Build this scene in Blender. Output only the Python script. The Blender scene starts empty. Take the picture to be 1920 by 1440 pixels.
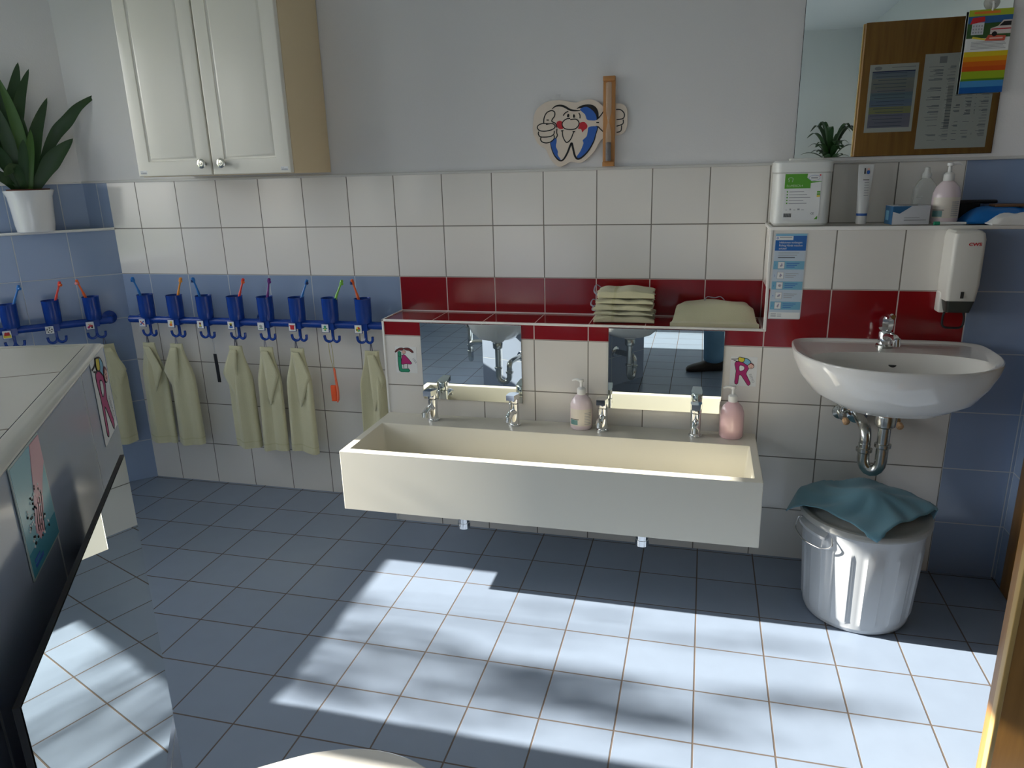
import bpy, bmesh, math, random
from mathutils import Vector, Matrix
random.seed(7)
sc = bpy.context.scene
COL = sc.collection
PI = math.pi
V = Vector

# ------------------------------------------------------------------ camera
R_ = V((0.9684, 0.2479, -0.0262)); F_ = V((-0.2454, 0.9274, -0.2819)).normalized()
roll = -0.027278; yaw = 0.258619; pitch = -0.285844
F_ = V((-math.sin(yaw)*math.cos(pitch), math.cos(yaw)*math.cos(pitch), math.sin(pitch)))
r0 = V((math.cos(yaw), math.sin(yaw), 0)); u0 = r0.cross(F_)
R_ = r0*math.cos(roll) + u0*math.sin(roll); U_ = -r0*math.sin(roll) + u0*math.cos(roll)
cam = bpy.data.cameras.new('camera'); co = bpy.data.objects.new('camera', cam); COL.objects.link(co)
co.matrix_world = Matrix(((R_.x, U_.x, -F_.x, 1.1865), (R_.y, U_.y, -F_.y, -2.7512), (R_.z, U_.z, -F_.z, 1.3907), (0, 0, 0, 1)))
cam.sensor_width = 36; cam.lens = 1365.94/1920*36; cam.clip_start = 0.01
sc.camera = co

# ------------------------------------------------------------------ light
SUNK = 0.494
sun = bpy.data.lights.new('sun', 'SUN'); sun.energy = 30.0; sun.angle = math.radians(0.53); sun.color = (1.0, 0.93, 0.83)
so = bpy.data.objects.new('sun', sun); COL.objects.link(so)
so.location = (-8, -1, 6)
so.rotation_euler = V((-1, 0, SUNK)).to_track_quat('Z', 'Y').to_euler()
world = bpy.data.worlds.new('world'); sc.world = world; world.use_nodes = True
wn = world.node_tree; wn.nodes.clear()
wo = wn.nodes.new('ShaderNodeOutputWorld'); bg = wn.nodes.new('ShaderNodeBackground')
sky = wn.nodes.new('ShaderNodeTexSky'); sky.sky_type = 'NISHITA'; sky.sun_disc = False
sky.sun_elevation = math.radians(26.3); sky.sun_rotation = math.radians(-90)
hs = wn.nodes.new('ShaderNodeHueSaturation'); hs.inputs['Saturation'].default_value = 0.15
wn.links.new(sky.outputs[0], hs.inputs['Color']); wn.links.new(hs.outputs[0], bg.inputs[0]); wn.links.new(bg.outputs[0], wo.inputs[0])
bg.inputs[1].default_value = 1.0
sc.view_settings.view_transform = 'Standard'; sc.view_settings.look = 'None'
sc.view_settings.gamma = 1.0; sc.view_settings.use_curve_mapping = False
sc.view_settings.exposure = -0.30
sc.cycles.max_bounces = 8; sc.cycles.diffuse_bounces = 5; sc.cycles.glossy_bounces = 5
sc.cycles.caustics_reflective = False; sc.cycles.caustics_refractive = False

# window openings in the left wall (x = XL): y range, z range
XL = -1.86; WZ0, WZ1 = 0.968, 2.135
WINS = [(-1.30, -0.51), (-4.0, -3.40), (-2.75, -1.95), (-5.3, -4.5)]  # last opening is an unseen window added to brighten the rear room
for k, (y0, y1) in enumerate(WINS):
    a = bpy.data.lights.new('window_portal', 'AREA'); a.shape = 'RECTANGLE'; a.size = WZ1-WZ0; a.size_y = y1-y0
    a.cycles.is_portal = True
    ao = bpy.data.objects.new('window_portal', a); COL.objects.link(ao)
    ao.location = (XL-0.12, (y0+y1)/2, (WZ0+WZ1)/2); ao.rotation_euler = (0, -PI/2, 0)

# ------------------------------------------------------------------ materials
MATS = {}
def P(name, col, rough=0.5, alpha=1.0, **kw): 
    m = P_(name, col, rough, **kw)
    if alpha < 1: m.node_tree.nodes['Principled BSDF'].inputs['Alpha'].default_value = alpha
    return m
def P_(name, col, rough=0.5, metal=0.0, spec=0.5, coat=0.0, trans=0.0, bump=0, bscale=200, var=0, sheen=0, emis=None, ior=1.45):
    if name in MATS: return MATS[name]
    m = bpy.data.materials.new(name); m.use_nodes = True; nt = m.node_tree; b = nt.nodes['Principled BSDF']
    b.inputs['Base Color'].default_value = (*col, 1); b.inputs['Roughness'].default_value = rough
    b.inputs['Metallic'].default_value = metal; b.inputs['Specular IOR Level'].default_value = spec
    b.inputs['Coat Weight'].default_value = coat; b.inputs['Transmission Weight'].default_value = trans; b.inputs['IOR'].default_value = ior
    if sheen: b.inputs['Sheen Weight'].default_value = sheen
    if bump or var:
        tc = nt.nodes.new('ShaderNodeTexCoord'); nz = nt.nodes.new('ShaderNodeTexNoise'); nz.inputs['Scale'].default_value = bscale
        nz.inputs['Detail'].default_value = 4; nt.links.new(tc.outputs['Object'], nz.inputs['Vector'])
        if bump:
            bp = nt.nodes.new('ShaderNodeBump'); bp.inputs['Distance'].default_value = bump; bp.inputs['Strength'].default_value = 0.7
            nt.links.new(nz.outputs[0], bp.inputs['Height']); nt.links.new(bp.outputs[0], b.inputs['Normal'])
        if var:
            n2 = nt.nodes.new('ShaderNodeTexNoise'); n2.inputs['Scale'].default_value = 9; nt.links.new(tc.outputs['Object'], n2.inputs['Vector'])
            mr = nt.nodes.new('ShaderNodeMapRange'); mr.inputs[3].default_value = 1-var; mr.inputs[4].default_value = 1+var
            nt.links.new(n2.outputs[0], mr.inputs[0])
            mx = nt.nodes.new('ShaderNodeVectorMath'); mx.operation = 'SCALE'; mx.inputs[0].default_value = col
            nt.links.new(mr.outputs[0], mx.inputs['Scale']); nt.links.new(mx.outputs[0], b.inputs['Base Color'])
    MATS[name] = m; return m

def tile_mat(name, col, grout, du, cu, pu, dv, cv, pv, gw=0.0035, rough=0.12, var=0.03, coat=0.0, mottle=0.0, grough=0.8):
    m = bpy.data.materials.new(name); m.use_nodes = True; nt = m.node_tree; N = nt.nodes; L = nt.links; b = N['Principled BSDF']
    tc = N.new('ShaderNodeTexCoord')
    def math_(op, a, bb=None, c=None):
        n = N.new('ShaderNodeMath'); n.operation = op
        for i, x in enumerate((a, bb, c)):
            if x is None: continue
            if isinstance(x, (int, float)): n.inputs[i].default_value = x
            else: L.new(x, n.inputs[i])
        return n.outputs[0]
    cells = []; ds = []
    for d, c, p in ((du, cu, pu), (dv, cv, pv)):
        dn = N.new('ShaderNodeVectorMath'); dn.operation = 'DOT_PRODUCT'; dn.inputs[1].default_value = d
        L.new(tc.outputs['Object'], dn.inputs[0])
        q = math_('DIVIDE', math_('SUBTRACT', dn.outputs['Value'], c), p)
        f = math_('FRACT', q); cells.append(math_('FLOOR', q))
        ds.append(math_('MULTIPLY', math_('MINIMUM', f, math_('SUBTRACT', 1.0, f)), p))
    dd = math_('MINIMUM', ds[0], ds[1])
    mr = N.new('ShaderNodeMapRange'); mr.interpolation_type = 'SMOOTHSTEP'
    mr.inputs[1].default_value = gw/2-0.0004; mr.inputs[2].default_value = gw/2+0.0006; L.new(dd, mr.inputs[0])
    mask = mr.outputs[0]
    cb = N.new('ShaderNodeCombineXYZ'); L.new(cells[0], cb.inputs[0]); L.new(cells[1], cb.inputs[1])
    wnz = N.new('ShaderNodeTexWhiteNoise'); L.new(cb.outputs[0], wnz.inputs['Vector'])
    vr = N.new('ShaderNodeMapRange'); vr.inputs[3].default_value = 1-var; vr.inputs[4].default_value = 1+var; L.new(wnz.outputs['Value'], vr.inputs[0])
    fac = vr.outputs[0]
    if mottle:
        nz = N.new('ShaderNodeTexNoise'); nz.inputs['Scale'].default_value = 14; nz.inputs['Detail'].default_value = 5; L.new(tc.outputs['Object'], nz.inputs['Vector'])
        m2 = N.new('ShaderNodeMapRange'); m2.inputs[3].default_value = 1-mottle; m2.inputs[4].default_value = 1+mottle; L.new(nz.outputs[0], m2.inputs[0])
        fac = math_('MULTIPLY', fac, m2.outputs[0])
    sv = N.new('ShaderNodeVectorMath'); sv.operation = 'SCALE'; sv.inputs[0].default_value = col; L.new(fac, sv.inputs['Scale'])
    mx = N.new('ShaderNodeMix'); mx.data_type = 'RGBA'; mx.inputs[6].default_value = (*grout, 1)
    L.new(mask, mx.inputs[0]); L.new(sv.outputs[0], mx.inputs[7]); L.new(mx.outputs[2], b.inputs['Base Color'])
    r = N.new('ShaderNodeMapRange'); r.inputs[3].default_value = grough; r.inputs[4].default_value = rough; L.new(mask, r.inputs[0]); L.new(r.outputs[0], b.inputs['Roughness'])
    nz2 = N.new('ShaderNodeTexNoise'); nz2.inputs['Scale'].default_value = 6; L.new(tc.outputs['Object'], nz2.inputs['Vector'])
    hh = math_('ADD', mask, math_('MULTIPLY', nz2.outputs[0], 0.25))
    bp = N.new('ShaderNodeBump'); bp.inputs['Distance'].default_value = 0.0012; bp.inputs['Strength'].default_value = 0.6
    L.new(hh, bp.inputs['Height']); L.new(bp.outputs[0], b.inputs['Normal'])
    return m

T = 0.2; H = 0.1989; ZR = 0.789; Z2 = ZR+H; Z1 = Z2+H; ZT = Z1+H; ZS = 0.8485; D = -0.198
CW = (0.78, 0.75, 0.70); CB = (0.265, 0.345, 0.495); CR = (0.25, 0.007, 0.012)
GW_ = (0.21, 0.19, 0.16); GB = (0.50, 0.53, 0.56); GR = (0.62, 0.50, 0.46)
X = (1, 0, 0); Z = (0, 0, 1); Y = (0, 1, 0)
tw = tile_mat('white_wall_tile', CW, GW_, X, 0, T, Z, ZR, H)
tb = tile_mat('blue_wall_tile', CB, GB, X, 0, T, Z, ZR, H)
tr = tile_mat('red_wall_tile', CR, GR, X, 0, T, Z, ZR, H)
tw_s = tile_mat('white_side_tile', CW, GW_, Y, 0.0, 5, Z, ZR, H)
tr_s = tile_mat('red_side_tile', CR, GR, Y, 0.0, 5, Z, ZR, H)
tb_y = tile_mat('blue_side_tile', CB, GB, Y, 0.0, T, Z, ZR, H)
tr_t = tile_mat('red_shelf_tile', CR, GR, X, 0, T, Y, -0.03, 5)
tw_t = tile_mat('white_shelf_tile', CW, GW_, X, 0, T, Y, -0.03, 5)
tb_t = tile_mat('blue_shelf_tile', CB, GB, X, 0, T, Y, -0.03, 5)
W0 = V((-1.345, 0, 0)); T45 = V((-1, -1, 0)).normalized(); N45 = V((1, -1, 0)).normalized()
tb45 = tile_mat('blue_corner_tile', CB, GB, tuple(T45), T45.dot(W0)-0.014, T, Z, ZR, H)
tb45t = tile_mat('blue_corner_shelf_tile', CB, GB, tuple(T45), T45.dot(W0)-0.014, T, tuple(N45), 50, 99)
FP = 0.1968
floor_m = tile_mat('blue_floor_tile', (0.225, 0.278, 0.365), (0.11, 0.085, 0.07), X, -0.1598, FP, Y, -0.4099, FP, gw=0.0042, rough=0.30, var=0.05, mottle=0.06)
plaster = P('wall_plaster', (0.73, 0.72, 0.715), 0.9, bump=0.0006, bscale=160)
plasterw = P('white_plaster', (0.82, 0.83, 0.82), 0.9)
trimw = P('white_trim', (0.82, 0.80, 0.76), 0.35)
chrome = P('chrome', (0.78, 0.79, 0.80), 0.07, metal=1.0)
chrome_old = P('worn_chrome', (0.55, 0.56, 0.53), 0.22, metal=1.0, bump=0.0004, bscale=90)
mirror_m = P('mirror_glass', (0.85, 0.90, 0.87), 0.0, metal=1.0)
black = P('black_plastic', (0.012, 0.012, 0.014), 0.4)
dark = P('dark_edge', (0.03, 0.03, 0.028), 0.6)
ceramic = P('white_ceramic', (0.80, 0.78, 0.74), 0.08, coat=0.3)
mineral = P('cream_mineral_resin', (0.80, 0.77, 0.67), 0.32)
bluep = P('blue_plastic', (0.008, 0.05, 0.30), 0.25)
white = P('white_plastic', (0.80, 0.80, 0.78), 0.35)
paper = P('paper_white', (0.78, 0.79, 0.78), 0.5)
pink = P('pink_soap', (0.82, 0.55, 0.58), 0.18, coat=0.4)
pinkl = P('pale_pink_plastic', (0.78, 0.66, 0.69), 0.2, coat=0.4)
towel_m = P('cream_terry', (0.60, 0.575, 0.375), 0.95, bump=0.002, bscale=420, var=0.06, sheen=0.3)
green_l = P('leaf_green', (0.018, 0.055, 0.012), 0.4)
green_l2 = P('leaf_light_green', (0.05, 0.13, 0.02), 0.4)
ink = P('ink_black', (0.012, 0.011, 0.012), 0.6)
def C(name, col, r=0.5): return P('ink_'+name, col, r)
ink_grey = C('grey', (0.35, 0.36, 0.38)); ink_red = C('red', (0.55, 0.02, 0.03)); ink_blue = C('blue', (0.03, 0.12, 0.45))
ink_lblue = C('light_blue', (0.22, 0.50, 0.68)); ink_green = C('green', (0.02, 0.30, 0.16)); ink_mag = C('magenta', (0.45, 0.02, 0.16))
ink_yel = C('yellow', (0.75, 0.62, 0.06)); ink_or = C('orange', (0.75, 0.20, 0.03)); ink_skin = C('skin', (0.80, 0.50, 0.42)); ink_brown = C('brown', (0.18, 0.03, 0.03))

# ------------------------------------------------------------------ mesh builder
def cat(pts, n=6, closed=False):
    pts = [V(p) for p in pts]; m = len(pts); out = []
    rng = range(m) if closed else range(m-1)
    for i in rng:
        if closed: p0, p1, p2, p3 = pts[i-1], pts[i], pts[(i+1) % m], pts[(i+2) % m]
        else: p0, p1, p2, p3 = pts[max(i-1, 0)], pts[i], pts[i+1], pts[min(i+2, m-1)]
        for k in range(n):
            t = k/n
            out.append(0.5*((2*p1)+(p2-p0)*t+(2*p0-5*p1+4*p2-p3)*t*t+(3*p1-p0-3*p2+p3)*t**3))
    if not closed: out.append(pts[-1].copy())
    return out

class Fr:
    """a local 2-D frame: origin, right, up; n = outward"""
    def __init__(s, o, u=(1, 0, 0), v=(0, 0, 1)):
        s.o = V(o); s.u = V(u).normalized(); s.v = V(v).normalized(); s.n = s.u.cross(s.v)
    def __call__(s, a, b, c=0.0): return s.o + s.u*a + s.v*b + s.n*c

class MB:
    def __init__(s): s.v = []; s.f = []; s.m = []; s.mats = []
    def mi(s, mat):
        if mat not in s.mats: s.mats.append(mat)
        return s.mats.index(mat)
    def add(s, vs, fs, mat):
        o = len(s.v); k = s.mi(mat)
        s.v += [V(p) for p in vs]
        for f in fs: s.f.append([i+o for i in f]); s.m.append(k)
        return s
    def quad(s, a, b, c, d, mat): return s.add([a, b, c, d], [[0, 1, 2, 3]], mat)
    def rings(s, rs, mat, cap0=True, cap1=True, closed=True, loop=False):
        vs = []; fs = []; n = len(rs[0])
        for r in rs: vs += list(r)
        m = len(rs)
        for i in range(m if loop else m-1):
            j = (i+1) % m
            for k in range(n if closed else n-1):
                l = (k+1) % n
                fs.append([i*n+k, i*n+l, j*n+l, j*n+k])
        if not loop:
            if cap0: fs.append(list(range(n))[::-1])
            if cap1: fs.append([(m-1)*n+k for k in range(n)])
        return s.add(vs, fs, mat)
    def box(s, lo, hi, mat, r=0.0, M=None):
        lo = V(lo); hi = V(hi)
        bm = bmesh.new(); bmesh.ops.create_cube(bm, size=1)
        for v in bm.verts: v.co = V((lo[i]+(v.co[i]+0.5)*(hi[i]-lo[i]) for i in range(3)))
        if r > 0:
            r = min(r, min(abs(hi[i]-lo[i]) for i in range(3))*0.49)
            bmesh.ops.bevel(bm, geom=list(bm.edges), offset=r, segments=3, profile=0.5, affect='EDGES')
        return s.bm(bm, mat, M)
    def bm(s, bm, mat, M=None):
        bm.verts.ensure_lookup_table(); bm.verts.index_update()
        vs = [(M @ v.co) if M else v.co.copy() for v in bm.verts]
        fs = [[v.index for v in f.verts] for f in bm.faces]; bm.free()
        return s.add(vs, fs, mat)
    def tube(s, pts, r, mat, n=12, caps=True, smooth=0, flat=None):
        if smooth: pts = cat(pts, smooth)
        pts = [V(p) for p in pts]; m = len(pts)
        rr = r if isinstance(r, (list, tuple)) else [r]*m
        if len(rr) != m: rr = [rr[0]+(rr[-1]-rr[0])*i/(m-1) for i in range(m)] if len(rr) == 2 else [rr[min(len(rr)-1, int(i*len(rr)/m))] for i in range(m)]
        t = (pts[1]-pts[0]).normalized(); a = V((0, 0, 1)) if abs(t.z) < 0.9 else V((1, 0, 0))
        nx = t.cross(a).normalized(); rs = []
        for i, p in enumerate(pts):
            tt = ((pts[min(i+1, m-1)]-pts[max(i-1, 0)])).normalized()
            nx = (nx-tt*nx.dot(tt)).normalized(); ny = tt.cross(nx)
            rs.append([p+nx*math.cos(2*PI*k/n)*rr[i]+ny*math.sin(2*PI*k/n)*rr[i]*(flat or 1) for k in range(n)])
        return s.rings(rs, mat, caps, caps)
    def lathe(s, prof, mat, c=(0, 0, 0), n=32, axis=None, sx=1, sy=1, caps=True):
        c = V(c); q = V(axis).normalized().to_track_quat('Z', 'Y') if axis else None; rs = []
        for r, z in prof:
            ring = []
            for k in range(n):
                p = V((r*math.cos(2*PI*k/n)*sx, r*math.sin(2*PI*k/n)*sy, z))
                ring.append(c+(q @ p if q else p))
            rs.append(ring)
        return s.rings(rs, mat, caps, caps)
    def cyl(s, a, b, r, mat, n=24, r2=None):
        return s.tube([a, b], [r, r2 if r2 else r], mat, n)
    def prism(s, pts, fr, d0, d1, mat):
        """extruded 2-D polygon (ccw) from depth d0 to d1 along frame normal"""
        a = [fr(p[0], p[1], d0) for p in pts]; b = [fr(p[0], p[1], d1) for p in pts]
        return s.rings([a, b], mat)
    def poly(s, pts, fr, d, mat): return s.prism(pts, fr, 0, d, mat) if d > 0 else s
    def rect(s, x0, y0, x1, y1, fr, d, mat, base=0): return s.prism([(x0, y0), (x1, y0), (x1, y1), (x0, y1)], fr, base, d, mat)
    def ribbon(s, pts, w, fr, d, mat, smooth=5, closed=False, base=0):
        p = cat([(a, b, 0) for a, b in pts], smooth, closed) if smooth else [V((a, b, 0)) for a, b in pts]
        m = len(p); L = []; R = []
        for i in range(m):
            a = p[i-1] if (closed or i > 0) else p[i]; b = p[(i+1) % m] if (closed or i < m-1) else p[i]
            t = (b-a).normalized(); nn = V((-t.y, t.x, 0))
            ww = (w[0]+(w[1]-w[0])*math.sin(PI*i/(m-1)))/2 if isinstance(w, tuple) else w/2
            L.append(p[i]+nn*ww); R.append(p[i]-nn*ww)
        vs = []; fs = []
        for i in range(m): vs += [fr(L[i].x, L[i].y, d), fr(R[i].x, R[i].y, d), fr(L[i].x, L[i].y, base), fr(R[i].x, R[i].y, base)]
        for i in range(m if closed else m-1):
            a = i*4; b = ((i+1) % m)*4
            fs += [[a, a+1, b+1, b], [a+2, b+2, b+3, a+3], [a, b, b+2, a+2], [a+1, a+3, b+3, b+1]]
        if not closed: fs += [[0, 2, 3, 1], [(m-1)*4, (m-1)*4+1, (m-1)*4+3, (m-1)*4+2]]
        return s.add(vs, fs, mat)
    def ellipse(s, cx, cy, a, b, fr, d, mat, n=20, rot=0, base=0):
        c, q = math.cos(rot), math.sin(rot)
        return s.prism([(cx+a*math.cos(2*PI*k/n)*c-b*math.sin(2*PI*k/n)*q, cy+a*math.cos(2*PI*k/n)*q+b*math.sin(2*PI*k/n)*c) for k in range(n)], fr, base, d, mat)
    def text(s, body, size, fr, a, b, d, mat, align='LEFT', bold=0, sx=1.0):
        cu = bpy.data.curves.new('t', 'FONT'); cu.body = body; cu.size = size; cu.align_x = align; cu.extrude = 0.0; cu.offset = bold; cu.resolution_u = 2
        ob = bpy.data.objects.new('t', cu); me = ob.to_mesh()
        vs = [fr(a+v.co.x*sx, b+v.co.y, d) for v in me.vertices]; fs = [list(p.vertices) for p in me.polygons]
        ob.to_mesh_clear(); bpy.data.objects.remove(ob); bpy.data.curves.remove(cu)
        return s.add(vs, fs, mat) if vs else s
    def build(s, name, parent=None, sharp=0.6, fix=True, loc=None):
        me = bpy.data.meshes.new(name); me.from_pydata(s.v, [], s.f)
        for m in s.mats: me.materials.append(m)
        for p, k in zip(me.polygons, s.m): p.material_index = k
        if fix:
            bm = bmesh.new(); bm.from_mesh(me); bmesh.ops.recalc_face_normals(bm, faces=bm.faces); bm.to_mesh(me); bm.free()
        for p in me.polygons: p.use_smooth = True
        me.set_sharp_from_angle(angle=sharp)
        o = bpy.data.objects.new(name, me); COL.objects.link(o)
        if parent: o.parent = parent
        if loc: o.location = loc
        return o

def tag(o, label, cat_, group=None):
    o['label'] = label; o['category'] = cat_
    if group: o['group'] = group
    return o
def thing(name, label, cat_, loc=(0, 0, 0), rot=(0, 0, 0), group=None):
    o = bpy.data.objects.new(name, None); o.empty_display_size = 0.05; COL.objects.link(o)
    o.location = loc; o.rotation_euler = rot
    return tag(o, label, cat_, group)
def struct(mb, name, parent=None, fix=True):
    o = mb.build(name, parent, 0.5, fix)
    if not parent: o['kind'] = 'structure'
    return o
def dup(root, loc, rot=(0, 0, 0), label=None):
    def cp(o, par):
        c = o.copy(); COL.objects.link(c); c.parent = par
        for ch in list(o.children): cp(ch, c)
        return c
    r = cp(root, None); r.location = loc; r.rotation_euler = rot
    if label: r['label'] = label
    return r

# ------------------------------------------------------------------ room shell
CEIL = 2.64; YR = -5.7; XR = 2.21; XR2 = 2.66
mb = MB(); mb.quad((-2.1, YR-0.1, 0), (3.4, YR-0.1, 0), (3.4, 0.1, 0), (-2.1, 0.1, 0), floor_m)
mb.box((-2.1, YR-0.1, -0.1), (3.4, 0.1, -0.002), plasterw); struct(mb, 'floor', fix=False)
mb = MB(); mb.box((-2.1, YR-0.1, CEIL), (3.4, 0.1, CEIL+0.1), plasterw); struct(mb, 'ceiling')
mb = MB()
def wr(mb, x0, z0, x1, z1, m, y=0.0): mb.quad((x0, y, z0), (x1, y, z0), (x1, y, z1), (x0, y, z1), m)
wr(mb, -1.345, 0, 0, ZR, tw); wr(mb, -1.345, ZR, 0, Z2, tb); wr(mb, -1.345, Z2, 2.0, ZT, tw); wr(mb, -1.48, Z1, -1.345, ZT, tb)
wr(mb, 0, ZS, 1.4, Z2, tr); wr(mb, 2.0, Z1, XR, ZT, tb); wr(mb, -1.48, ZT, XR, CEIL, plaster)
mb.box((-2.1, 0.003, 0), (3.4, 0.1, CEIL), plaster)
struct(mb, 'wall_back', fix=False)
# boxed-in plumbing in front of the back wall
mb = MB()
wr(mb, 0, 0, 2.0, ZR, tw, D); wr(mb, 0, ZR, 1.4, ZS, tr, D); wr(mb, 1.4, ZR, 2.0, Z2, tr, D); wr(mb, 1.4, Z2, 2.0, Z1, tw, D); wr(mb, 2.0, 0, XR, Z1, tb, D)
mb.quad((0, 0, 0), (0, D, 0), (0, D, ZS), (0, 0, ZS), tw_s)
mb.quad((1.4, 0, ZS), (1.4, D, ZS), (1.4, D, Z2), (1.4, 0, Z2), tr_s); mb.quad((1.4, 0, Z2), (1.4, D, Z2), (1.4, D, Z1), (1.4, 0, Z1), tw_s)
mb.quad((0, D, ZS), (1.4, D, ZS), (1.4, 0, ZS), (0, 0, ZS), tr_t)
mb.quad((1.4, D, Z1), (2.0, D, Z1), (2.0, 0, Z1), (1.4, 0, Z1), tw_t); mb.quad((2.0, D, Z1), (XR, D, Z1), (XR, 0, Z1), (2.0, 0, Z1), tb_t)
struct(mb, 'wall_ledge', fix=False)
mb = MB(); e = 0.005
mb.box((-0.003, D-0.003, 0), (0.006, D+e, ZS+0.003), trimw, 0.002); mb.box((-0.003, D-0.003, ZS-0.006), (1.402, D+e, ZS+0.003), trimw, 0.002)
mb.box((-0.003, D, ZS-0.006), (0.005, 0, ZS+0.003), trimw, 0.002)
mb.box((1.396, D-0.003, ZS-0.006), (1.406, D+e, Z1+0.004), trimw, 0.002); mb.box((1.396, D-0.004, Z1-0.008), (XR, D+e+0.002, Z1+0.004), trimw, 0.002)
mb.box((1.394, D, Z1-0.008), (1.404, 0, Z1+0.003), trimw, 0.002)
mb.box((0.0, -0.006, ZS), (1.4, 0.0, ZS+0.004), trimw, 0.001); mb.box((1.39, D, ZS), (1.4, 0, ZS+0.004), trimw, 0.001)
struct(mb, 'trim_1')
mb = MB(); mb.box((-1.47, -0.008, ZT-0.004), (XR, 0, ZT+0.006), P('ledge_paint', (0.62, 0.61, 0.58), 0.5), 0.002); struct(mb, 'trim_2')
# diagonal corner wall
def w45(t, z, off=0): return W0+T45*t+N45*off+V((0, 0, z))
RD = -0.09; TE = 0.728
mb = MB()
mb.quad(w45(0, 0), w45(TE, 0), w45(TE, Z1), w45(0, Z1), tb45)
mb.quad(w45(-0.1, Z1, RD), w45(TE+.1, Z1, RD), w45(TE+.1, ZT, RD), w45(-0.1, ZT, RD), tb45)
mb.quad(w45(-0.1, ZT, RD), w45(TE+.1, ZT, RD), w45(TE+.1, CEIL, RD), w45(-0.1, CEIL, RD), plaster)
mb.quad(w45(-0.1, Z1, RD), w45(0.0, Z1, 0), w45(TE, Z1, 0), w45(TE+.1, Z1, RD), tb45t)
struct(mb, 'wall_corner', fix=False)
mb = MB()
a, b = w45(0.0, Z1, 0.004), w45(TE, Z1, 0.004); mb.tube([a, b], 0.006, trimw, 8)
a, b = w45(-0.09, ZT, RD+0.003), w45(TE, ZT, RD+0.003); mb.tube([a, b], 0.004, trimw, 8); struct(mb, 'trim_3')
# left wall with its windows, the fourth one added for rear light
yC = w45(TE, 0).y; mb = MB()
def lwr(y0, y1, z0, z1, m): mb.box((XL-0.2, y0, z0), (XL, y1, z1), m)
yy = sorted(set([YR-0.1, yC+0.18]+[y for w in WINS for y in w]))
for i in range(len(yy)-1):
    y0, y1 = yy[i], yy[i+1]
    if any(abs(w[0]-y0) < 1e-6 and abs(w[1]-y1) < 1e-6 for w in WINS): lwr(y0, y1, 0, WZ0, tb_y); lwr(y0, y1, WZ1, CEIL, plaster)
    else: lwr(y0, y1, 0, ZT, tb_y); lwr(y0, y1, ZT, CEIL, plaster)
struct(mb, 'wall_left')
glass = bpy.data.materials.new('window_glass'); glass.use_nodes = True; g = glass.node_tree; g.nodes.clear()
go = g.nodes.new('ShaderNodeOutputMaterial'); gt = g.nodes.new('ShaderNodeBsdfTransparent'); gg = g.nodes.new('ShaderNodeBsdfGlossy'); gm = g.nodes.new('ShaderNodeMixShader')
gg.inputs['Roughness'].default_value = 0.02; gm.inputs[0].default_value = 0.05; gt.inputs[0].default_value = (0.97, 0.98, 0.98, 1)
g.links.new(gt.outputs[0], gm.inputs[1]); g.links.new(gg.outputs[0], gm.inputs[2]); g.links.new(gm.outputs[0], go.inputs[0])
for k, (y0, y1) in enumerate(WINS):
    mb = MB(); x0, x1 = XL-0.16, XL-0.11; w = 0.035; ff = 0.0
    y0 -= 0.03; y1 += 0.03; z0 = WZ0-0.03; z1 = WZ1+0.03
    mb.box((x0, y0, z0), (x1, y0+w, z1), white, 0.003); mb.box((x0, y1-w, z0), (x1, y1, z1), white, 0.003)
    mb.box((x0, y0, z0), (x1, y1, z0+w), white, 0.003); mb.box((x0, y0, z1-w), (x1, y1, z1), white, 0.003)
    o = struct(mb, 'window_%d' % (k+1)); mb = MB(); mb.box((XL-0.138, y0+w, z0+w), (XL-0.134, y1-w, z1-w), glass); mb.build('window_pane', o)
# right wall, doorway and open door
oak = bpy.data.materials.new('oak_veneer'); oak.use_nodes = True; nt = oak.node_tree; b_ = nt.nodes['Principled BSDF']
tc = nt.nodes.new('ShaderNodeTexCoord'); mp = nt.nodes.new('ShaderNodeMapping'); mp.inputs['Scale'].default_value = (22, 22, 1.6)
nz = nt.nodes.new('ShaderNodeTexNoise'); nz.inputs['Scale'].default_value = 2.2; nz.inputs['Detail'].default_value = 6; cr = nt.nodes.new('ShaderNodeValToRGB')
cr.color_ramp.elements[0].position = 0.3; cr.color_ramp.elements[0].color = (0.25, 0.115, 0.026, 1); cr.color_ramp.elements[1].position = 0.75; cr.color_ramp.elements[1].color = (0.38, 0.19, 0.045, 1)
nt.links.new(tc.outputs['Object'], mp.inputs[0]); nt.links.new(mp.outputs[0], nz.inputs[0]); nt.links.new(nz.outputs[0], cr.inputs[0]); nt.links.new(cr.outputs[0], b_.inputs['Base Color'])
b_.inputs['Roughness'].default_value = 0.38
oaklight = P('oak_edge', (0.52, 0.34, 0.12), 0.4)
mb = MB(); mb.box((XR, -0.275, 0), (XR+0.12, 0.0, ZT), tb_y); mb.box((XR, -0.275, ZT), (XR+0.12, 0.0, CEIL), plaster)
mb.box((XR, -1.16, 2.05), (XR+0.12, -0.275, CEIL), plaster); mb.box((XR2, YR, 0), (XR2+0.1, -1.24, CEIL), plasterw); mb.box((3.3, -1.4, 0), (3.4, 0, CEIL), plasterw)
mb.box((XR2, -1.34, 0), (3.4, -1.24, CEIL), plasterw)
struct(mb, 'wall_right')
mb = MB(); mb.box((-2.1, YR-0.1, 0), (3.0, YR, CEIL), plasterw); struct(mb, 'wall_rear')
mb = MB(); mb.box((XR-0.012, -0.345, 0), (XR+0.13, -0.277, 2.05), oak, 0.004); mb.box((XR-0.012, -1.16, 2.05), (XR+0.13, -0.277, 2.12), oak, 0.004); struct(mb, 'trim_4')
mb = MB(); dy0, dy1 = -1.214, -1.158
mb.box((1.856, dy0, 0.008), (2.655, dy1, 1.985), oak, 0.003); dr = struct(mb, 'door_1')
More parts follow.
